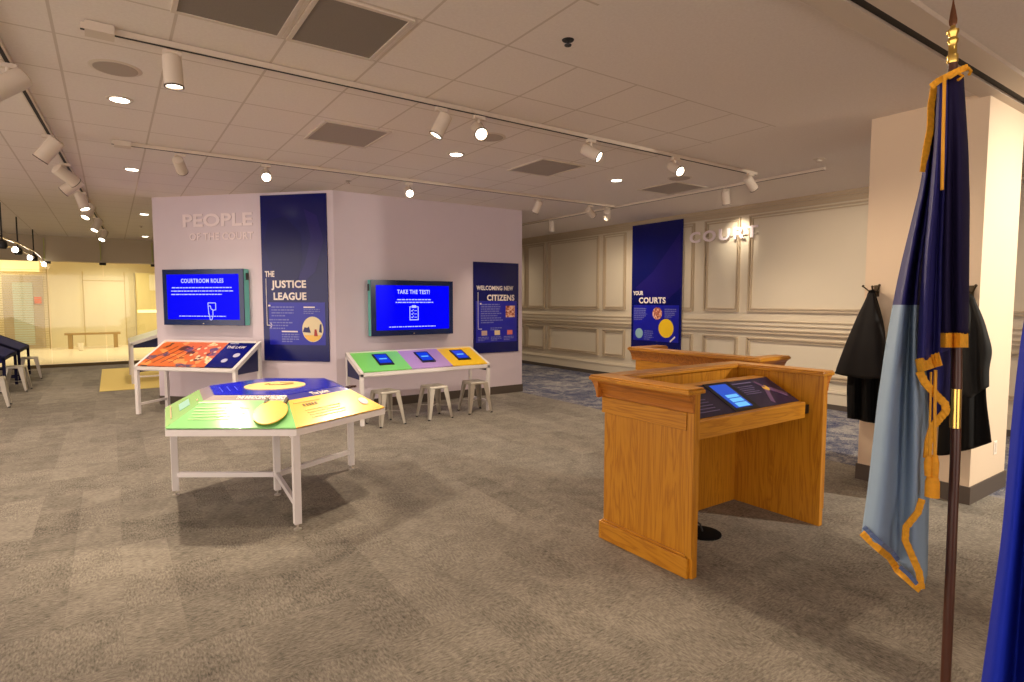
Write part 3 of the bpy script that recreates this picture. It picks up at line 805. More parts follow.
m = MB(); m.box(.06, .068, yt - .001, yt, .52, 1.21); m.box(.06, .12, yt - .001, yt, .52, .53); m.bar((.12, yt, .49), (.145, yt, .525), .012, .001, up=(0, 1, 0)); m.bar((.12, yt, .56), (.145, yt, .525), .012, .001, up=(0, 1, 0)); m.box(.09, .125, yt - .001, yt, .80, .825); m.build('bracket_line', M_text, p1)
m = MB(); word_lines(m, .14, .52, .80, 4, .042, .018, yt - .0005, yt + .0005, True, 1); word_lines(m, .10, .52, .615, 4, .042, .018, yt - .0005, yt + .0005, True, 2)
word_lines(m, .30, .58, .40, 4, .034, .018, yt - .0005, yt + .0005, False, 3); word_lines(m, .66, .92, .765, 3, .028, .014, yt - .0005, yt + .0005, False, 4); m.build('paragraph_text', M_ptext, p1)
m = MB(); m.box(.30, .56, yt - .0008, yt, .425, .445); m.box(.66, .84, yt - .0008, yt, .78, .80); m.build('caption_heading', M_text, p1)
def vdisc(mb, cx, cz, r, y, n=28, rz=None):
    rz = rz or r
    mb.solid([(cx + r * math.cos(2 * PI * k / n), y, cz + rz * math.sin(2 * PI * k / n)) for k in range(n)],
             [(cx + r * math.cos(2 * PI * k / n), y - .0014, cz + rz * math.sin(2 * PI * k / n)) for k in range(n)])
m = MB(); vdisc(m, .80, .47, .168, yt, rz=.185); cd = m.build('round_picture', M_cream, p1)
cd.data.materials.clear(); cd.data.materials.append(mat('pale_cream_print', (232, 216, 176), .4))
m = MB(); shade_shape(m, [(.64, .43), (.67, .50), (.71, .49), (.74, .51), (.77, .42)], yt - .002); shade_shape(m, [(.90, .43), (.915, .54), (.94, .55), (.945, .42)], yt - .002); m.build('figure_silhouettes', mat('ink_navy', (40, 40, 100), .4), cd)
m = MB(); shade_shape(m, [(.66, .385), (.94, .385), (.90, .32), (.80, .287), (.70, .32)], yt - .002); m.build('ground_shape', M_yellow, cd)
m = MB(); shade_shape(m, [(.82, .37), (.83, .47), (.86, .47), (.88, .37)], yt - .003); m.build('figure_silhouettes', mat('ink_red', (170, 50, 40), .4), cd)
# panel 2
p2 = panel('small navy panel titled WELCOMING NEW CITIZENS right of the second screen', (4.96, 8.3295, .72), 0, .91, 1.53)
m = MB(); shade_shape(m, [(.04, .18), (.87, .18), (.87, .88), (.04, .88)], yy); m.build('blue_field', M_blueprint, p2)
text('WELCOMING NEW', .10, M_text, p2, (.06, yt, 1.065), name='title_text', ext=.001, bold=.03, space=1.08, width=.74)
text('CITIZENS', .135, M_text, p2, (.26, yt, .89), name='title_text', ext=.001, bold=.035, width=.56, space=1.06)
m = MB(); word_lines(m, .14, .58, .83, 9, .038, .018, yt - .0005, yt + .0005, True, 5)
for x in (.08, .34, .60): word_lines(m, x, x + .21, .275, 3, .026, .014, yt - .0005, yt + .0005, False, int(x * 10))
word_lines(m, .33, .57, .43, 2, .03, .016, yt - .0005, yt + .0005, False, 7); m.build('paragraph_text', M_ptext, p2)
m = MB(); m.box(.08, .088, yt - .001, yt, .41, 1.03); m.box(.08, .16, yt - .001, yt, .405, .415); m.box(.12, .15, yt - .001, yt, .82, .845); m.build('bracket_line', M_text, p2)
def photo_print(name, seed):
    t = NT(name, .35, .5); n = t.noise(t.coord(), 22 + seed, 2, .3)
    t.l(t.ramp(n, [(.35, lin((120, 50, 40))), (.5, lin((206, 120, 90))), (.62, lin((236, 200, 180)))]), t.b.inputs['Base Color']); return t.m
m = MB(); m.box(.64, .83, yt - .0012, yt, .60, .80); m.build('photo', photo_print('crowd_photo', 1), p2)
for x, cc in ((.15, (200, 170, 160)), (.41, (226, 204, 160)), (.67, (222, 120, 110))):
    m = MB(); m.box(x, x + .11, yt - .0012, yt, .30, .38); m.build('icon', mat('icon_%d' % cc[1], cc, .4), p2)
    
# panel 3 on the panelled wall : local x runs toward -Y
p3 = panel('tall navy panel titled YOUR COURTS hung on the cream panelled wall', (WX - .055, 8.32, .66), R(-90), 1.25, 2.5)
m = MB(); shade_shape(m, [(.1, 1.2), (.55, 1.5), (1.2, 2.2), (1.24, 1.2), (.9, .95), (.4, .9)], yy); m.build('background_shape', M_shape1, p3)
m = MB(); shade_shape(m, [(.06, .16), (1.2, .16), (1.2, .86), (.06, .86)], yy); m.build('blue_field', M_blueprint, p3)
text('YOUR', .11, M_text, p3, (.05, yt, 1.06), name='title_text', ext=.001, bold=.03, width=.27)
text('COURTS', .155, M_text, p3, (.20, yt, .90), name='title_text', ext=.001, bold=.035, space=1.08, width=.68)
m = MB(); word_lines(m, .08, .44, .80, 7, .036, .016, yt - .0005, yt + .0005, True, 11); word_lines(m, .36, .60, .36, 5, .04, .016, yt - .0005, yt + .0005, True, 12); word_lines(m, .86, 1.16, .79, 5, .036, .016, yt - .0005, yt + .0005, True, 13); m.build('paragraph_text', M_ptext, p3)
m = MB(); vdisc(m, .68, .70, .12, yt); m.build('round_photo', photo_print('face_photo', 7), p3)
m = MB(); vdisc(m, .90, .42, .18, yt); m.build('round_picture', M_yellow2, p3)
m = MB(); m.bar((1.0, yt - .002, .17), (1.12, yt - .002, .27), .03, .001, up=(0, 1, 0)); m.build('pen_icon', M_text, p3)
m = MB(); vdisc(m, .22, .30, .10, yt); m.build('round_picture', mat('pale_aqua_print', (150, 190, 200), .4), p3)
MB().box(.05, 1.22, 0, .052, .02, 2.5).build('mounting_battens', M_pwall, p3)
# raised wall lettering
wl = thing('wall_lettering', 'raised pale letters PEOPLE OF THE COURT high on the angled wall', 'lettering', onL(2.48, 2.44, .0), aL)
text('PEOPLE', .255, M_wtext, wl, (0, -.013, .275), name='letters', ext=.003, bold=.03, width=1.18)
text('OF THE COURT', .15, M_wtext, wl, (.12, -.013, .07), name='letters', ext=.003, bold=.02, width=1.08)
wl2 = thing('wall_lettering', 'raised pale letters COURT high on the panelled wall right of the navy panel', 'lettering', (WX - .03, 7.0, 2.60), R(-90))
text('COURT', .26, M_wtext, wl2, (.06, -.013, .05), name='letters', ext=.012, bold=.03, width=1.35, space=1.3)
MB().box(.06, 1.4, -.002, .028, .10, .12).build('stand_off_rail', M_pwall, wl2)

# ------------------------------------------------------------------ ceiling fixtures
KC = 1.013
def track(label, p, q, z=CEIL, w=.05, m=M_fix, canopy=None, slot=True):
    p = Vector((p[0], p[1], z - .028)); q = Vector((q[0], q[1], z - .028))
    t = thing('lighting_track', label, 'track', (p.x, p.y, z), 0, 'ceiling lighting tracks')
    o = Vector((p.x, p.y, z))
    MB().bar(p - o + Vector((0, 0, .008)), q - o + Vector((0, 0, .008)), w * .8, .034).build('rail', m, t)
    if slot: MB().bar(p - o - Vector((0, 0, .0100)), q - o - Vector((0, 0, .0100)), w * .4, .002).build('slot', M_dark, t)
    if canopy:
        c = p - o + (q - p).normalized() * .10
        MB().bar(c - (q - p).normalized() * .08, c + (q - p).normalized() * .06, .12, .05).build('feed_box', m, t)
    return t
track('nearer long white lighting track crossing the ceiling above the hexagonal table', (-.08, 4.17), (6.55, 4.25), canopy=True)
track('farther long white lighting track in front of the lilac display wall', (.07, 7.0), (6.88, 7.02), canopy=True)
track('white lighting track with dark slot along the left of the ceiling', (-.56, 3.2), (-.02, 16.2), w=.06)
track('white lighting track running along the cream panelled wall', (6.95, 3.62), (6.95, 12.5))
# dark track set in a shallow white channel at the right
t = thing('ceiling_track_channel', 'dark recessed lighting track in a pale channel at the upper right of the ceiling', 'track', (2.6, 1.55, CEIL), 0)
MB().box(0, 5.9, .03, .16, -.03, 0).build('channel_side', M_fix, t); MB().box(0, 5.9, -.16, -.03, -.03, 0).build('channel_side', M_fix, t)
MB().box(0, 5.9, -.03, .03, -.012, 0).build('rail', M_dark, t)
# return-air grilles
for i, (x0, x1, y0, y1, lab) in enumerate((
        (.35, .86, 3.08, 3.66, 'dark square air grille at the top picture edge, left of the near pair'),
        (.94, 1.42, 3.06, 3.66, 'dark square air grille at the top picture edge, right of the near pair'),
        (1.60, 2.16, 5.13, 5.76, 'grey square air grille between the two long lighting tracks, above the tall navy banner'),
        (3.95, 4.52, 5.13, 5.77, 'grey square air grille in the middle of the ceiling, above the small navy panel'),
        (6.12, 6.72, 5.12, 5.75, 'grey square air grille nearest the cream panelled wall'))):
    x0, x1, y0, y1 = (v * KC for v in (x0, x1, y0, y1))
    t = thing('air_grille', lab, 'vent', ((x0 + x1) / 2, (y0 + y1) / 2, CEIL), 0, 'square ceiling air grilles')
    w, h = (x1 - x0) / 2, (y1 - y0) / 2
    f = MB(); f.box(-w - .025, w + .025, -h - .025, -h, -.012, 0); f.box(-w - .025, w + .025, h, h + .025, -.012, 0); f.box(-w - .025, -w, -h, h, -.012, 0); f.box(w, w + .025, -h, h, -.012, 0)
    f.build('frame', M_fix, t)
    MB().box(-w, w, -h, h, -.006, -.001).build('mesh_panel', mat('near_grille_mesh', (132, 122, 112), .8, noise=.1, nscale=120) if i < 2 else M_vent, t)
for p, lab in (((.09, 4.79), 'round grey ceiling speaker at upper left beside a downlight'), ((3.02, 4.75), 'round grey ceiling speaker behind the spotlights in the middle of the ceiling'),
               ((5.98, 4.94), 'round grey ceiling speaker behind the right spotlight of the near track')):
    t = thing('ceiling_speaker', lab, 'speaker', (p[0] * KC, p[1] * KC, CEIL), 0, 'round ceiling speakers')
    MB().lathe([(.135, -.006), (.15, -.003), (.155, 0)], n=32).build('ring', M_fix, t)
    MB().lathe([(.02, -.010), (.128, -.0085), (.13, -.006)], n=32).build('grille', M_speaker, t)
def downlight(x, y, lab):
    t = thing('downlight', lab, 'light', (x, y, CEIL), 0, 'round recessed downlights')
    MB().lathe([(.068, -.008), (.088, -.006), (.093, 0), (.06, 0)], n=28).build('trim_ring', M_fix, t)
    MB().lathe([(.02, -.0102), (.064, -.010), (.066, -.003)], n=24).build('lens', M_lamp, t)
for x, y, lab in ((.12, 5.49, 'round downlight at upper left above the green end of the hexagonal table'), (.27, 8.27, 'round downlight above the left wall screen wing, second in the left row'),
                  (.39, 9.6, 'faint round downlight third in the left row, near the lilac wall corner'), (.56, 12.38, 'round downlight fourth in the left row, beyond the lilac wall corner'),
                  (.75, 16.6, 'farthest round downlight near the lobby glass'), (3.07, 5.49, 'round downlight in the middle of the ceiling behind the twin spotlights'),
                  (5.41, 5.48, 'round downlight at the right between two spotlights and the grille')):
    if 'faint' in lab: continue
    downlight(x * KC, y * KC, lab)
def sensor(x, y, lab, m=M_black, r=.022, h=.035):
    t = thing('ceiling_sprinkler', lab, 'sprinkler', (x, y, CEIL), 0)
    MB().lathe([(r * 1.6, -.004), (r * 1.7, 0)], n=16).build('escutcheon', m, t)
    MB().lathe([(r * .9, -h), (r, -h + .006), (r * .4, -h + .012), (r * .4, -.004)], n=16).build('head', m, t)
p = at_z(568, 40, CEIL); sensor(p.x, p.y, 'small black sprinkler alone on the smooth ceiling near the top centre')
p = at_z(348.5, 181, CEIL); sensor(p.x, p.y, 'small grey sprinkler above the lilac wall fold beside the tall banner', M_speaker)
p = at_z(141, 226, CEIL); sensor(p.x, p.y, 'small grey sprinkler by the downlights near the lobby', M_speaker)
p = at_z(819, 159, CEIL); sensor(p.x, p.y, 'pale sprinkler near the end of the track by the pillar', M_fix, .035, .03)

# spotlights on the tracks
def spotlight(lab, top, aim, lit=True, L=.19, r=.054, drop=.115, power=0, size=40, blend=.5, color=(1, .80, .58), lens=None, group='white cylinder track spotlights'):
    """top: point on the track; aim: world point the head looks at"""
    top = Vector(top); head = top - Vector((0, 0, drop)); d = (Vector(aim) - head).normalized()
    t = thing('track_spotlight', lab, 'spotlight', top, 0, group)
    MB().box(-.05, .05, -.018, .018, -.028, 0).build('mount', M_fix, t)
    h = head - top
    MB().tube([(0, 0, -.02), (0, 0, h.z + .02)], .012, 10).build('stem', M_fix, t, smooth=True)
    q = d.to_track_quat('Z', 'Y').to_matrix().to_4x4(); M = Matrix.Translation(h) @ q
    hs = MB().lathe([(r * .6, -L / 2), (r * .97, -L / 2 + .012), (r, -L / 2 + .03), (r, L / 2), (r * .9, L / 2), (r * .86, L / 2 - .02)], n=28).build('housing', M_fix, t, smooth=True, matrix=M)
    MB().lathe([(r * .3, L / 2 - .016), (r * .84, L / 2 - .015), (r * .84, L / 2 - .006)], n=24).build('lens', lens or (M_lampw if lit else M_black), hs, matrix=M)
    MB().lathe([(r * .87, L / 2 - .004), (r * 1.03, L / 2 - .004), (r * 1.03, L / 2 + .004), (r * .87, L / 2 + .004), (r * .87, L / 2 - .004)], n=28, cap=False).build('front_ring', mat('dark_ring', (90, 78, 66), .5), hs, matrix=M)
    if power:
        ld = bpy.data.lights.new('spot', 'SPOT'); ld.energy = power; ld.spot_size = R(size); ld.spot_blend = blend; ld.shadow_soft_size = .05; ld.color = color
        lo = bpy.data.objects.new('spot_lamp', ld); C.objects.link(lo); lo.location = head + d * (L / 2 + .03)
        lo.rotation_euler = (-d).to_track_quat('Z', 'Y').to_euler()
    return t
TZ = CEIL - .05
WARM = (1, .82, .63)
T2 = lambda x: (x, 4.19, TZ)
spotlight('white track spotlight at upper left above the hexagonal table, pointing straight down', T2(.37), (.50, 4.1, 0), power=60, size=50)
spotlight('white track spotlight above the tablet console, tilted down to the left', T2(2.21), (1.2, 4.55, .9), power=150, size=42, drop=.13)
spotlight('white track spotlight with round lit face toward the camera, beside the tilted one', T2(2.56), (1.3, 0.2, .2), power=260, size=60, blend=.8)
spotlight('white track spotlight with lit lens right of centre on the near track', T2(3.80), (5.3, 1.3, 1.0), power=120, size=60, blend=.8, drop=.12)
spotlight('white track spotlight with lit lens, second from the right end of the near track', T2(5.0), (4.2, .2, .6), power=120, size=60, blend=.8)
spotlight('white track spotlight at the right end of the near track, turned to the panelled wall', T2(6.35), (8.7, 4.0, 1.0), lit=False, power=90, size=110, blend=1)
T1 = lambda x: (x, 7.01, TZ)
spotlight('white track spotlight above the COURTROOM ROLES screen, tilted right', T1(.65), (1.5, 9.3, 1.6), power=50, size=70, blend=.9)
spotlight('white track spotlight with glowing face above the tall navy banner', T1(1.49), (.75, 2.6, .9), power=190, size=44, blend=.6)
spotlight('white track spotlight with glowing face above the TAKE THE TEST screen', T1(3.22), (1.9, 2.6, .9), power=150, size=46, blend=.6)
spotlight('white track spotlight hanging upright near the lilac wall corner', T1(5.30), (5.0, 8.3, .9), lit=False, power=50, size=60, blend=.9)
spotlight('white track spotlight by the navy COURTS panel, tilted left', T1(6.35), (8.7, 7.6, 1.9), lit=False, power=60, size=60, blend=.9)
spotlight('white track spotlight at the right end of the far track, tilted right', T1(6.72), (8.7, 9.0, 1.5), lit=False, power=70, size=70, blend=.9)
spotlight('small white spotlight with lit lens right of the COURTS panel aimed at the wall lettering', (6.95, 4.95, TZ), (7.7, 5.1, 0), power=90, size=120, blend=1)
spotlight('small white spotlight hanging in front of the far left panels of the cream wall', (6.95, 8.75, TZ), (7.1, 8.9, 0), power=70, size=80, blend=.9)
# wall wash that grazes the COURT lettering
for i, (y, aim, lit, lab) in enumerate(((5.0, (-2.6, 4.6, 1.2), True, 'largest white spotlight at the left picture edge with its lower rim lit'),
        (6.9, (-2.0, 7.3, .8), False, 'second white spotlight along the left track'), (8.2, (1.2, 9.2, 1.8), False, 'third white spotlight along the left track'),
        (8.9, (-2.2, 9.4, 1.4), False, 'fourth white spotlight along the left track, side on'), (10.2, (.6, 9.3, 0), True, 'fifth spotlight of the left track with lit lens'),
        (11.3, (-1.6, 9.9, 0), True, 'sixth spotlight of the left track with lit lens on its left'), (13.2, (-1.4, 12.0, 0), True, 'seventh spotlight of the left track'),
        (15.2, (-1.2, 13.4, 0), True, 'last spotlight of the left track before the lobby header'))):
    spotlight(lab, (-.56 + .54 * (y - 3.2) / 13, y, TZ), aim, lit=lit, power=(50 if i in (0, 4, 6) else 0), size=70, blend=.8, L=.24, r=.065, drop=.13)

# curved suspended light rail at the far left
arc = thing('curved_light_rail', 'curved chrome light rail on thin black rods at the left edge', 'light', at_z(18, 217, CEIL), 0)
oo = arc.location.copy()
pts = [at_d(-22, 228, 8.2), at_d(-8, 233, 8.8), at_d(4, 238, 9.6), at_d(20, 244, 10.9), at_d(35, 252, 12.8), at_d(44, 260, 14)]
MB().tube([p - oo for p in pts], .022, 10).build('rail', mat('chrome', (190, 170, 160), .15, 1), arc, smooth=True)
MB().tube([p - oo - Vector((0, 0, .12)) for p in pts], .012, 8).build('lower_rail', mat('chrome', (190, 170, 160)), arc, smooth=True)
for (px, d, yb) in ((2, 9.3, 243), (18, 10.9, 250), (34, 12.8, 257)):
    b = at_d(px, yb, d); a = Vector((b.x, b.y, CEIL))
    rd = MB().tube([a - oo, b - oo], .012, 8).build('hanging_rod', M_black, arc)
    MB().lathe([(.05, -.09), (.07, -.05), (.06, .03), (.02, .06)], b - oo, 16).build('black_canister', M_black, arc, smooth=True)
for (px, py, d) in ((15, 250, 10.6), (30, 258, 12.3), (44, 264.5, 13.8)):
    b = at_d(px, py, d) - oo
    MB().lathe([(.03, -.04), (.045, -.02), (.045, .03), (.02, .06)], b, 14).build('spot_head', M_lampw, arc)

# ------------------------------------------------------------------ cloth helpers
def smooth_interp(tab, y):
    if y <= tab[0][1]: return tab[0][0], tab[0][2]
    for a, b in zip(tab, tab[1:]):
        if y <= b[1]:
            k = (y - a[1]) / (b[1] - a[1]); return a[0] + (b[0] - a[0]) * k, a[2] + (b[2] - a[2]) * k
    return tab[-1][0], tab[-1][2]
def cat(p0, p1, p2, p3, t):
    return .5 * ((2 * p1) + (-p0 + p2) * t + (2 * p0 - 5 * p1 + 4 * p2 - p3) * t * t + (-p0 + 3 * p1 - 3 * p2 + p3) * t ** 3)
def loft(mb, strands, proj, rows=40, sub=5, closed=False, slot=None, knot=None):
    cols = []
    for s in strands:
        y0, y1 = s[0][1], s[-1][1]; col = []
        for i in range(rows + 1):
            kh = rows // 2
            y = y0 + (y1 - y0) * i / rows if knot is None else (y0 + (knot - y0) * i / kh if i <= kh else knot + (y1 - knot) * (i - kh) / (rows - kh))
            # average for smoothness
            h = (y1 - y0) / rows * 2.0; acc = [smooth_interp(s, min(y1, max(y0, y + dy))) for dy in (-h, 0, h)]
            x = sum(a[0] for a in acc) / 3; d = sum(a[1] for a in acc) / 3
            if i in (0, rows): x, d = acc[1]
            col.append(proj(x, y, d))
        cols.append(col)
    n = len(cols); grid = []
    rng = range(n) if closed else range(n - 1)
    for j in rng:
        P = [cols[(j + k) % n] if closed else cols[min(n - 1, max(0, j + k))] for k in (-1, 0, 1, 2)]
        for s in range(sub):
            t = s / sub; grid.append([cat(P[0][i], P[1][i], P[2][i], P[3][i], t) for i in range(rows + 1)])
    if not closed: grid.append(cols[-1])
    V = [[mb.bm.verts.new(p) for p in g] for g in grid]
    m = len(V)
    for j in range(m if closed else m - 1):
        A, B = V[j], V[(j + 1) % m]
        for i in range(rows):
            f = mb.bm.faces.new((A[i], A[i + 1], B[i + 1], B[i])); f.smooth = True
            c = (A[i].co + B[i + 1].co) / 2
            f.material_index = (1 if i >= rows // 2 else 0) if knot else 0
def ribbon(mb, pts, w, proj, steps=5):
    """band of width w px following pts, slightly ragged on its lower/outer edge like fringe"""
    P = []
    for a, b in zip(pts, pts[1:]):
        for s in range(steps): P.append([a[k] + (b[k] - a[k]) * s / steps for k in range(3)])
    P.append(list(pts[-1])); L_, R_ = [], []
    for i, p in enumerate(P):
        a = P[max(0, i - 1)]; b = P[min(len(P) - 1, i + 1)]
        dx, dy = b[0] - a[0], b[1] - a[1]; l = math.hypot(dx, dy) or 1; nx, ny = -dy / l, dx / l
        k = w / 2; rag = 1 + (.10 if i % 2 else -.04)
        L_.append(mb.bm.verts.new(proj(p[0] + nx * k, p[1] + ny * k, p[2])))
        R_.append(mb.bm.verts.new(proj(p[0] - nx * k * rag, p[1] - ny * k * rag, p[2] - .0015 * (i % 2))))
    for i in range(len(P) - 1): mb.bm.faces.new((L_[i], L_[i + 1], R_[i + 1], R_[i]))

# ------------------------------------------------------------------ flags
PB = at_d(941, 848, 1.70); PB.z = 0
PT = at_d(952.5, 62, 1.70)
pole = thing('flagpole', 'dark wooden flagpole with brass spear tip and brass joint standing near the camera', 'flagpole', PB)
d0 = PT - PB
MB().tube([Vector((0, 0, .10))] + [at_d(x, y, 1.70) - PB for x, y in ((940, 760), (945.5, 682), (951, 560), (955.5, 450), (957, 380), (957, 280), (955.5, 180))] + [d0], .0128, 16).build('pole', M_pole, pole, smooth=True)
ja, jb = at_d(956.0, 389, 1.695) - PB, at_d(955.0, 428, 1.695) - PB
MB().tube([jb, ja], .0136, 16).build('brass_joint', M_brass, pole, smooth=True)
Mf = Matrix.Translation(d0) @ d0.normalized().to_track_quat('Z', 'Y').to_matrix().to_4x4() @ Matrix.Diagonal((.8, .8, .94, 1))
MB().lathe([(.016, -.005), (.018, 0), (.018, .02), (.014, .024), (.013, .055), (.017, .062), (.018, .068), (.013, .075), (.015, .084), (.019, .092), (.019, .098), (.010, .104), (.008, .112)], n=20).build('brass_ferrule', M_brass, pole, smooth=True, matrix=Mf)
sp_ = MB()
prof = [(.005, .108), (.012, .118), (.013, .130), (.009, .155), (.004, .18), (.001, .2)]
for s in (0,):
    rings = []
    for r, z in prof: rings.append([(r, 0, z), (0, r * .45, z), (-r, 0, z), (0, -r * .45, z)])
    for a, b in zip(rings, rings[1:]):
        for k in range(4): sp_.face([a[k], a[(k + 1) % 4], b[(k + 1) % 4], b[k]])
sp_.build('spear_tip', mat('dull_bronze', (110, 72, 50), .35, .8), pole, matrix=Mf @ Matrix.Rotation(HEAD - PI / 2, 4, 'Z'))
MB().lathe([(.16, 0), (.165, .015), (.12, .04), (.05, .07), (.03, .16), (.022, .18)], n=32).build('base', M_brass, pole, smooth=True)

FB = PB
def rel(x, y, d): return at_d(x, y, d) - FB
flag = thing('draped_flag', 'draped navy and light blue flag with gold fringe hanging from the wooden pole', 'flag', FB)
zb = at_d(905, 305, 1.7).z; zs = at_d(905, 306, 1.7).z
def slot_rear(c): return 0 if c.z > zb else 1
mb = MB()
loft(mb, [
    [(934, 84, 1.73), (929, 130, 1.75), (921, 185, 1.75), (911, 225, 1.74), (900, 270, 1.74), (893, 305, 1.74), (886, 345, 1.74), (878, 400, 1.73), (868, 490, 1.72), (862, 532, 1.72)],
    [(936, 84, 1.71), (932, 130, 1.70), (925, 185, 1.68), (917, 225, 1.67), (909, 270, 1.66), (903, 305, 1.65), (898, 345, 1.64), (892, 400, 1.64), (884, 490, 1.65), (878, 545, 1.66)],
    [(938, 84, 1.72), (934, 130, 1.73), (928, 185, 1.74), (922, 225, 1.75), (914, 270, 1.76), (910, 305, 1.76), (908, 345, 1.76), (905, 400, 1.76), (901, 490, 1.74), (896, 560, 1.72)],
    [(940, 84, 1.70), (936, 130, 1.69), (931, 185, 1.68), (925, 225, 1.68), (918, 270, 1.68), (915, 305, 1.67), (914, 345, 1.67), (915, 400, 1.67), (915, 490, 1.68), (911, 574, 1.69)],
    [(941, 84, 1.71), (938, 130, 1.72), (934, 185, 1.74), (930, 225, 1.74), (925, 270, 1.75), (923, 305, 1.75), (922, 345, 1.75), (923, 400, 1.75), (922, 490, 1.73), (921, 590, 1.70)],
    [(943, 84, 1.73), (941, 130, 1.75), (939, 185, 1.76), (936, 225, 1.77), (934, 270, 1.78), (933, 305, 1.79), (933, 345, 1.80), (932, 400, 1.80), (929, 490, 1.80), (927, 575, 1.79)],
], rel, 84, 5, knot=305)
rear = mb.build('rear_cloth', [M_flagn, M_flagl], flag, smooth=True, thick=.003)
mb = MB()
loft(mb, [
    [(938, 84, 1.68), (934, 150, 1.67), (930, 200, 1.66), (924, 250, 1.66), (920, 300, 1.66), (917, 361, 1.66)],
    [(941, 82, 1.66), (938, 150, 1.63), (934, 200, 1.61), (929, 250, 1.60), (926, 300, 1.60), (924, 361, 1.61)],
    [(944, 80, 1.66), (942, 150, 1.66), (939, 200, 1.66), (936, 250, 1.66), (934, 300, 1.66), (932, 357, 1.67)],
    [(948, 80, 1.66), (946, 150, 1.64), (944, 200, 1.64), (942, 250, 1.64), (941, 300, 1.64), (941, 353, 1.65)],
    [(950, 80, 1.68), (950, 150, 1.69), (950, 200, 1.70), (949, 250, 1.70), (948, 300, 1.70), (948, 350, 1.70)],
], rel, 56, 5)
mb.build('middle_cloth', M_flagn, flag, smooth=True, thick=.003)
mb = MB()
loft(mb, [
    [(944, 78, 1.68), (942, 150, 1.68), (941, 220, 1.67), (940, 290, 1.66), (940, 334, 1.66)],
    [(948, 76, 1.66), (948, 150, 1.64), (947, 220, 1.62), (946, 290, 1.62), (946, 334, 1.62)],
    [(952, 75, 1.65), (953, 150, 1.64), (953, 220, 1.64), (953, 290, 1.645), (953, 334, 1.65)],
    [(957, 74, 1.65), (960, 150, 1.62), (960, 220, 1.61), (960, 290, 1.61), (960, 334, 1.62)],
    [(962, 74, 1.67), (967, 150, 1.66), (968.5, 200, 1.655), (968, 290, 1.655), (967.5, 334, 1.66)],
    [(963, 74, 1.73), (968, 150, 1.75), (969, 200, 1.76), (968, 290, 1.76), (967, 334, 1.76)],
], rel, 50, 5)
mb.build('front_cloth', M_flagd, flag, smooth=True, thick=.003)
mb = MB()
loft(mb, [[(926, 340, 1.74), (928, 390, 1.75), (930, 432, 1.75)], [(936, 340, 1.715), (938, 390, 1.725), (938, 426, 1.73)], [(950, 338, 1.735), (950, 370, 1.74), (949, 404, 1.74)]], rel, 16, 5)
mb.build('lower_cloth', M_flagn, flag, smooth=True, thick=.003)
mb = MB()
G = .006
mb = MB(); ribbon(mb, [(934, 87, 1.70), (931, 105, 1.70), (930, 130, 1.69), (926, 150, 1.69), (923, 172, 1.70)], 6.5, rel); mb.build('gold_fringe', M_gold, flag, thick=.004)
mb = MB(); ribbon(mb, [(931, 87, 1.66), (938, 81, 1.65), (948, 76, 1.64), (960, 70, 1.635), (968, 67, 1.63)], 6, rel); mb.build('gold_fringe', M_gold, flag, thick=.004)
mb = MB(); ribbon(mb, [(940, 340.5, 1.655), (946, 340.5, 1.612), (953, 340.5, 1.642), (960, 340.5, 1.612), (967.5, 340.5, 1.655)], 14, rel); mb.build('gold_fringe', M_gold, flag, thick=.004)
mb = MB(); ribbon(mb, [(917, 366, 1.655), (924, 364.5, 1.60), (932, 361.5, 1.66), (940.5, 359, 1.64)], 13, rel); mb.build('gold_fringe', M_gold, flag, thick=.004)
mb = MB(); ribbon(mb, [(919, 371, 1.66), (925, 383, 1.66), (936, 395, 1.67), (945, 404, 1.68), (946, 411, 1.68), (939, 419, 1.69), (933, 426, 1.69), (928.5, 441, 1.69), (927, 458, 1.69)], 7.5, rel); mb.build('gold_fringe', M_gold, flag, thick=.004)
mb = MB(); ribbon(mb, [(922, 499, 1.665), (918, 512, 1.665), (906, 527, 1.665), (905, 540, 1.665), (912, 556, 1.665), (919, 572, 1.665), (921.5, 589, 1.665)], 6.5, rel); mb.build('gold_fringe', M_gold, flag, thick=.004)
mb = MB(); ribbon(mb, [(862, 533, 1.70), (870, 541, 1.675), (880, 550, 1.65), (890, 558, 1.70), (895, 566, 1.71), (897, 570, 1.70), (905, 577, 1.67), (914, 585, 1.66), (920, 590, 1.66)], 6.5, rel); mb.build('gold_fringe', M_gold, flag, thick=.004)

mb = MB()
ribbon(mb, [(864, 527, 1.69), (872, 535, 1.665), (882, 544, 1.64), (892, 552, 1.69), (898, 560, 1.70)], 4.5, rel)
ribbon(mb, [(900, 567, 1.69), (908, 574, 1.665), (917, 584, 1.655)], 4, rel)
mb.build('hem_stripe', M_flagl2, flag, thick=.0035)
MB().tube([rel(x, y, d) for x, y, d in ((968, 68, 1.62), (971, 71, 1.63), (969, 75, 1.64))], .004, 8).build('gold_cord', mat('gold_cord', (214, 150, 20), .6), flag, smooth=True)
MB().tube([rel(x, y, d) for x, y, d in ((944.5, 76, 1.63), (944, 100, 1.62), (943, 140, 1.62), (942, 190, 1.62))], .0045, 8).build('gold_cord', mat('gold_cord', (214, 150, 20), .6), flag, smooth=True)
MB().tube([rel(x, y, d) for x, y, d in ((942, 76, 1.635), (950, 78, 1.63), (958, 73, 1.625), (963, 76, 1.63), (958, 80, 1.63))], .004, 8).build('gold_cord', mat('gold_cord', (214, 150, 20), .6), flag, smooth=True)
MB().tube([rel(x, y, d) for x, y, d in ((935.5, 370, 1.66), (934.8, 410, 1.66), (935, 456, 1.66))], .0045, 8).build('gold_cord', mat('gold_cord', (214, 150, 20), .6), flag, smooth=True)
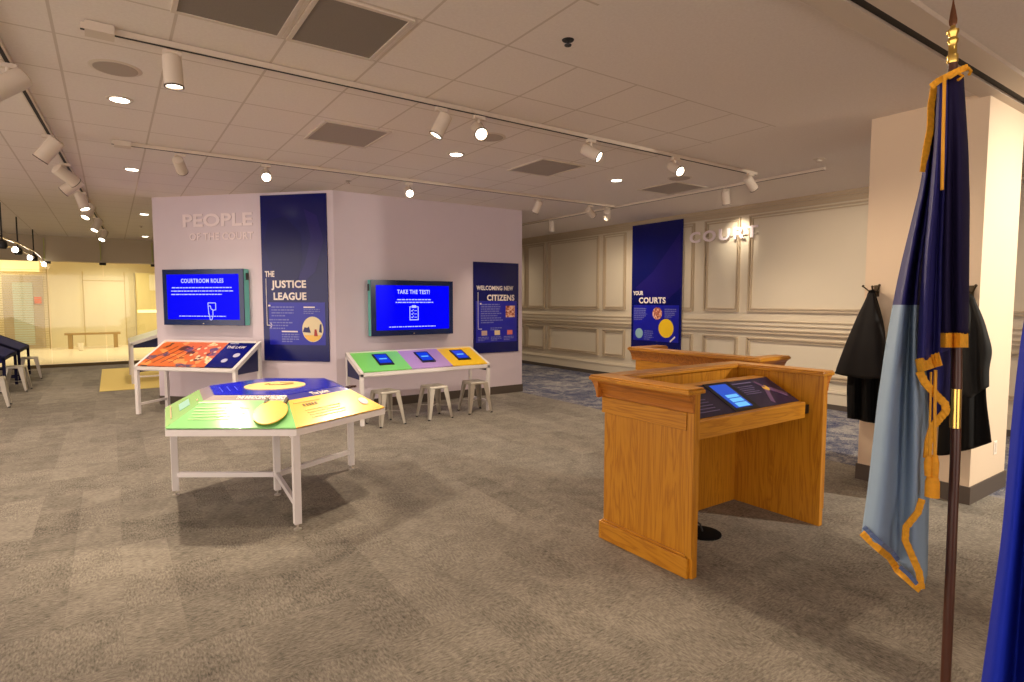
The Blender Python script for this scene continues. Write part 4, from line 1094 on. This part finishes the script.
MB().tube([rel(x, y, d) for x, y, d in ((931, 372, 1.665), (930, 420, 1.665), (929, 458, 1.665))], .003, 8).build('gold_cord', mat('gold_cord', (214, 150, 20), .6), flag, smooth=True)
ts = MB()
for (x, y0, y1, d) in ((935, 455, 480, 1.66), (928.5, 456, 476, 1.667)):
    a, b = rel(x, y0, d), rel(x - .5, y1, d)
    ts.tube([a, a.lerp(b, .3), a.lerp(b, .6), b], [.007, .011, .0105, .009], 10)
a, b = rel(932.5, 477, 1.663), rel(932, 497, 1.663)
ts.tube([a, a.lerp(b, .25), b], [.014, .018, .0185], 12)
ts.build('gold_tassel', mat('gold_tassel', (224, 152, 14), .7, noise=.3, nscale=60, bump=.6), flag, smooth=True)

# second flag, at the right picture edge
PB2 = at_d(1078, 1010, 1.22); PB2.z = 0
pole2 = thing('flagpole', 'second flagpole carrying the royal blue flag just beyond the right picture edge', 'flagpole', PB2)
d2 = at_d(1092, 120, 1.22) - PB2
MB().tube([Vector((0, 0, .10)), d2], .0150, 16).build('pole', M_pole, pole2, smooth=True)
MB().lathe([(.14, 0), (.145, .015), (.11, .04), (.05, .07), (.03, .16), (.022, .18)], n=32).build('base', M_brass, pole2, smooth=True)
flag2 = thing('draped_flag', 'royal blue flag hanging at the right picture edge nearest the camera', 'flag', PB2)
def rel2(x, y, d): return at_d(x, y, d) - PB2
mb = MB()
loft(mb, [
    [(1078, 130, 1.22), (1048, 220, 1.22), (1024, 320, 1.22), (1014, 403, 1.21), (1003, 533, 1.20), (982, 682, 1.19), (966, 800, 1.19)],
    [(1080, 130, 1.20), (1054, 220, 1.17), (1034, 320, 1.15), (1024, 403, 1.14), (1012, 533, 1.13), (995, 682, 1.12), (984, 810, 1.12)],
    [(1083, 130, 1.21), (1062, 220, 1.22), (1046, 320, 1.22), (1036, 403, 1.21), (1025, 533, 1.20), (1014, 682, 1.20), (1008, 815, 1.20)],
    [(1086, 130, 1.19), (1074, 220, 1.15), (1062, 320, 1.13), (1052, 403, 1.12), (1044, 533, 1.11), (1036, 682, 1.10), (1034, 820, 1.10)],
    [(1090, 130, 1.20), (1090, 220, 1.19), (1084, 320, 1.18), (1078, 403, 1.18), (1074, 533, 1.17), (1072, 682, 1.17), (1072, 800, 1.17)],
    [(1096, 130, 1.24), (1104, 220, 1.26), (1106, 320, 1.27), (1106, 403, 1.27), (1106, 533, 1.27), (1106, 682, 1.27), (1106, 790, 1.27)],
], rel2, 60, 6)
mb.build('cloth', M_flagr, flag2, smooth=True, thick=.003)

# ------------------------------------------------------------------ robes on hooks
def hook(lab, px, py):
    p = at_x(px, py, PX0); t = thing('coat_hook', lab, 'hook', p, 0, 'coat hooks on the pillar')
    m = mat('antique_bronze', (84, 70, 52), .4, .8)
    MB().box(-.012, 0, -.022, .022, -.05, .05).build('back_plate', m, t, bevel=.004)
    h = MB(); h.tube([(-.01, 0, .0), (-.05, 0, -.01), (-.085, .0, .015), (-.09, 0, .035)], .008, 8)
    h.tube([(-.02, 0, .0), (-.07, .035, .0), (-.10, .07, .04)], .006, 8); h.tube([(-.02, 0, .0), (-.07, -.035, .0), (-.10, -.06, .045)], .006, 8)
    h.sphere((-.10, .07, .042), .011); h.sphere((-.10, -.06, .047), .011); h.sphere((-.09, 0, .037), .011)
    h.build('prongs', m, t, smooth=True); return p
hk1 = hook('bronze coat hook on the pillar holding the left black robe', 877, 291)
hk2 = hook('bronze coat hook near the pillar corner holding the charcoal robe behind the flag', 971, 292)
def xrel(o): return lambda x, y, X: at_x(x, y, X) - o
rb = thing('hanging_robe', 'short black robe hanging from the left hook on the pillar', 'robe', hk1, 0, 'robes hanging on the pillar')
pr = xrel(hk1)
mb = MB()
loft(mb, [
    [(870, 290, 5.42), (862, 308, 5.42), (856, 330, 5.42), (850, 355, 5.42), (847, 385, 5.41), (848, 418, 5.41)],
    [(870.5, 290, 5.40), (865, 308, 5.36), (860, 330, 5.31), (856, 355, 5.28), (854, 385, 5.27), (853, 419, 5.27)],
    [(871, 290, 5.41), (868, 308, 5.40), (864, 330, 5.37), (861, 355, 5.36), (860, 385, 5.36), (859, 420, 5.36)],
    [(871.5, 290, 5.39), (870, 308, 5.34), (868, 330, 5.27), (867, 355, 5.24), (866, 385, 5.23), (866, 422, 5.23)],
    [(872, 290, 5.41), (873, 308, 5.39), (873, 330, 5.36), (873, 355, 5.34), (873, 385, 5.34), (873, 423, 5.34)],
    [(873, 290, 5.40), (876, 308, 5.35), (878, 330, 5.29), (879, 355, 5.27), (880, 385, 5.26), (880, 424, 5.26)],
    [(874, 290, 5.42), (880, 308, 5.42), (885, 330, 5.42), (886, 355, 5.42), (887, 385, 5.42), (888, 424, 5.42)],
    [(873, 290, 5.46), (873, 308, 5.48), (872, 330, 5.48), (870, 355, 5.48), (868, 385, 5.48), (868, 421, 5.48)],
], pr, 36, 4, closed=True)
mb.build('body', M_robe, rb, smooth=True, thick=.004)
mb = MB()
loft(mb, [
    [(869, 293, 5.41), (857, 318, 5.40), (846, 345, 5.38), (836, 373, 5.36)],
    [(869.5, 293, 5.37), (860, 318, 5.30), (850, 345, 5.25), (840, 375, 5.22)],
    [(870.5, 293, 5.36), (865, 318, 5.29), (859, 345, 5.24), (853, 377, 5.21)],
    [(872, 293, 5.36), (870, 318, 5.27), (868, 345, 5.22), (866, 379, 5.19)],
    [(873, 293, 5.36), (877, 318, 5.28), (879, 345, 5.23), (881, 378, 5.20)],
    [(874, 293, 5.41), (882, 318, 5.40), (885.5, 345, 5.38), (884, 376, 5.38)],
    [(872, 293, 5.44), (870, 318, 5.43), (866, 345, 5.42), (862, 376, 5.42)],
], pr, 30, 4, closed=True)
mb.build('sleeve_drape', mat('black_robe_sleeve', (17, 14, 14), .85, spec=.25, noise=.2, nscale=8), rb, smooth=True, thick=.004)
rb2 = thing('hanging_robe', 'charcoal robe with rumpled sleeve hanging from the corner hook behind the flag', 'robe', hk2, 0, 'robes hanging on the pillar')
pr = xrel(hk2)
mb = MB()
loft(mb, [
    [(966, 294, 5.42), (956, 320, 5.42), (947, 350, 5.42), (941, 400, 5.41), (937, 455, 5.41)],
    [(967, 294, 5.40), (961, 320, 5.31), (955, 350, 5.27), (950, 400, 5.26), (948, 455, 5.26)],
    [(968, 294, 5.41), (966, 320, 5.37), (962, 350, 5.36), (959, 400, 5.36), (957, 452, 5.36)],
    [(969, 294, 5.39), (970, 320, 5.27), (969, 350, 5.24), (968, 400, 5.23), (968, 450, 5.23)],
    [(970, 294, 5.41), (974, 320, 5.36), (975, 350, 5.34), (976, 400, 5.34), (978, 447, 5.34)],
    [(971, 294, 5.42), (981, 320, 5.40), (985, 350, 5.38), (986, 400, 5.34), (991.5, 442, 5.32)],
    [(970, 294, 5.46), (970, 320, 5.48), (968, 350, 5.48), (966, 400, 5.48), (966, 448, 5.46)],
], pr, 40, 4, closed=True)
mb.build('body', M_robe, rb2, smooth=True, thick=.004)
mb = MB()
loft(mb, [
    [(966, 296, 5.38), (962, 320, 5.26), (960, 345, 5.22), (961, 370, 5.22), (962, 392, 5.24)],
    [(968, 296, 5.37), (968, 320, 5.22), (968, 345, 5.17), (968, 370, 5.17), (970, 398, 5.20)],
    [(970, 296, 5.37), (975, 320, 5.26), (976, 345, 5.22), (975, 370, 5.23), (977, 394, 5.25)],
    [(972, 296, 5.37), (980, 320, 5.24), (985, 345, 5.19), (982, 370, 5.19), (983, 390, 5.22)],
    [(973, 296, 5.40), (984, 320, 5.30), (993, 352, 5.25), (989, 366, 5.26), (989, 386, 5.28)],
    [(970, 296, 5.42), (974, 320, 5.36), (978, 345, 5.33), (978, 370, 5.33), (978, 388, 5.34)],
], pr, 30, 4, closed=True)
mb.build('sleeve_drape', M_robe2, rb2, smooth=True, thick=.004)
sw = at_y(994, 460, PY0)
t = thing('wall_outlet', 'white outlet plate low on the bright face of the pillar', 'outlet', (sw.x, PY0, .38))
MB().box(-.035, .035, -.006, 0, -.057, .057).build('plate', mat('outlet_white', (236, 228, 214), .5), t, bevel=.002)
MB().box(-.016, .016, -.008, -.006, -.04, .04).build('sockets', M_fix, t)

# ------------------------------------------------------------------ light
def lamp(kind, loc, power, color=WARM, size=.08, aim=None, ang=150, blend=.7):
    ld = bpy.data.lights.new(kind.lower(), kind); ld.energy = power; ld.color = color
    if kind == 'SPOT': ld.spot_size = R(ang); ld.spot_blend = blend; ld.shadow_soft_size = size
    elif kind == 'AREA': ld.shape = 'DISK'; ld.size = size
    else: ld.shadow_soft_size = size
    o = bpy.data.objects.new(kind.lower() + '_lamp', ld); C.objects.link(o); o.location = loc
    if aim is not None: o.rotation_euler = (Vector(loc) - Vector(aim)).to_track_quat('Z', 'Y').to_euler()
    return o
DP = 62
for x, y, k in ((.12, 5.56, 3.0), (.27, 8.38, 2.4), (.56, 12.5, 2), (.76, 16.8, 2), (3.11, 5.56, 2.6), (5.48, 5.55, 2.2)):
    lamp('SPOT', (x, y, CEIL - .03), DP * k, aim=(x, y, 0), ang=135, blend=.9, size=.035)
for x in (-4.2, -1.4, 1.5, 4.4, 7.4):                 # unseen lamps added for fill, in downlight-like rows beside and behind the camera
    for y in (2.4, -.6, -3.4):
        if (x, y) in ((4.4, 2.4), (1.5, 2.4)): continue
        lamp('SPOT', (x, y, CEIL - .03), DP * .45, aim=(x, y, 0), ang=155, blend=.9)
for x, y, k in ((-3.0, 5.5, 3.4), (-3.0, 8.4, 3), (-3.6, 12, 2.5), (-2.8, 15, 2), (7.6, 8.5, 1), (7.6, 12.5, 1), (7.6, 16, 1), (3.5, 14, 1)):  # more added lamps without fixtures, mostly to brighten the left side
    lamp('SPOT', (x, y, CEIL - .03), DP * k, aim=(x, y, 0), ang=155, blend=.9)
for x, y in ((-3, 20), (-3, 23), (.2, 20), (.2, 23), (2.6, 21.5)):
    lamp('SPOT', (x, y, CEIL - .03), 175, color=(1, .89, .70), aim=(x, y, 0), ang=165, blend=.9)
# strong spot on the pillar's bright face, an unseen lamp placed off the tracks
lamp('SPOT', (6.4, -1.2, CEIL - .2), 650, color=(1, .90, .76), aim=(6.1, 1.62, 1.5), ang=80, blend=.9, size=.05)
# narrow wall spot that makes the hot patch on the lettering
lamp('SPOT', (8.33, 5.85, 3.0), 26, color=(1, .87, .68), aim=(8.75, 5.95, 2.66), ang=80, blend=1, size=.03)

w = bpy.data.worlds.new('world'); bpy.context.scene.world = w; w.use_nodes = True
w.node_tree.nodes['Background'].inputs[0].default_value = (1, .84, .74, 1); w.node_tree.nodes['Background'].inputs[1].default_value = 2.4  # warm ambient fill entering through the added wall openings
s = bpy.context.scene
s.view_settings.view_transform = 'Standard'; s.view_settings.look = 'None'; s.view_settings.gamma = 1
s.view_settings.use_curve_mapping = False; s.view_settings.exposure = 0.32
s.cycles.max_bounces = 8; s.cycles.diffuse_bounces = 5; s.cycles.sample_clamp_indirect = 6
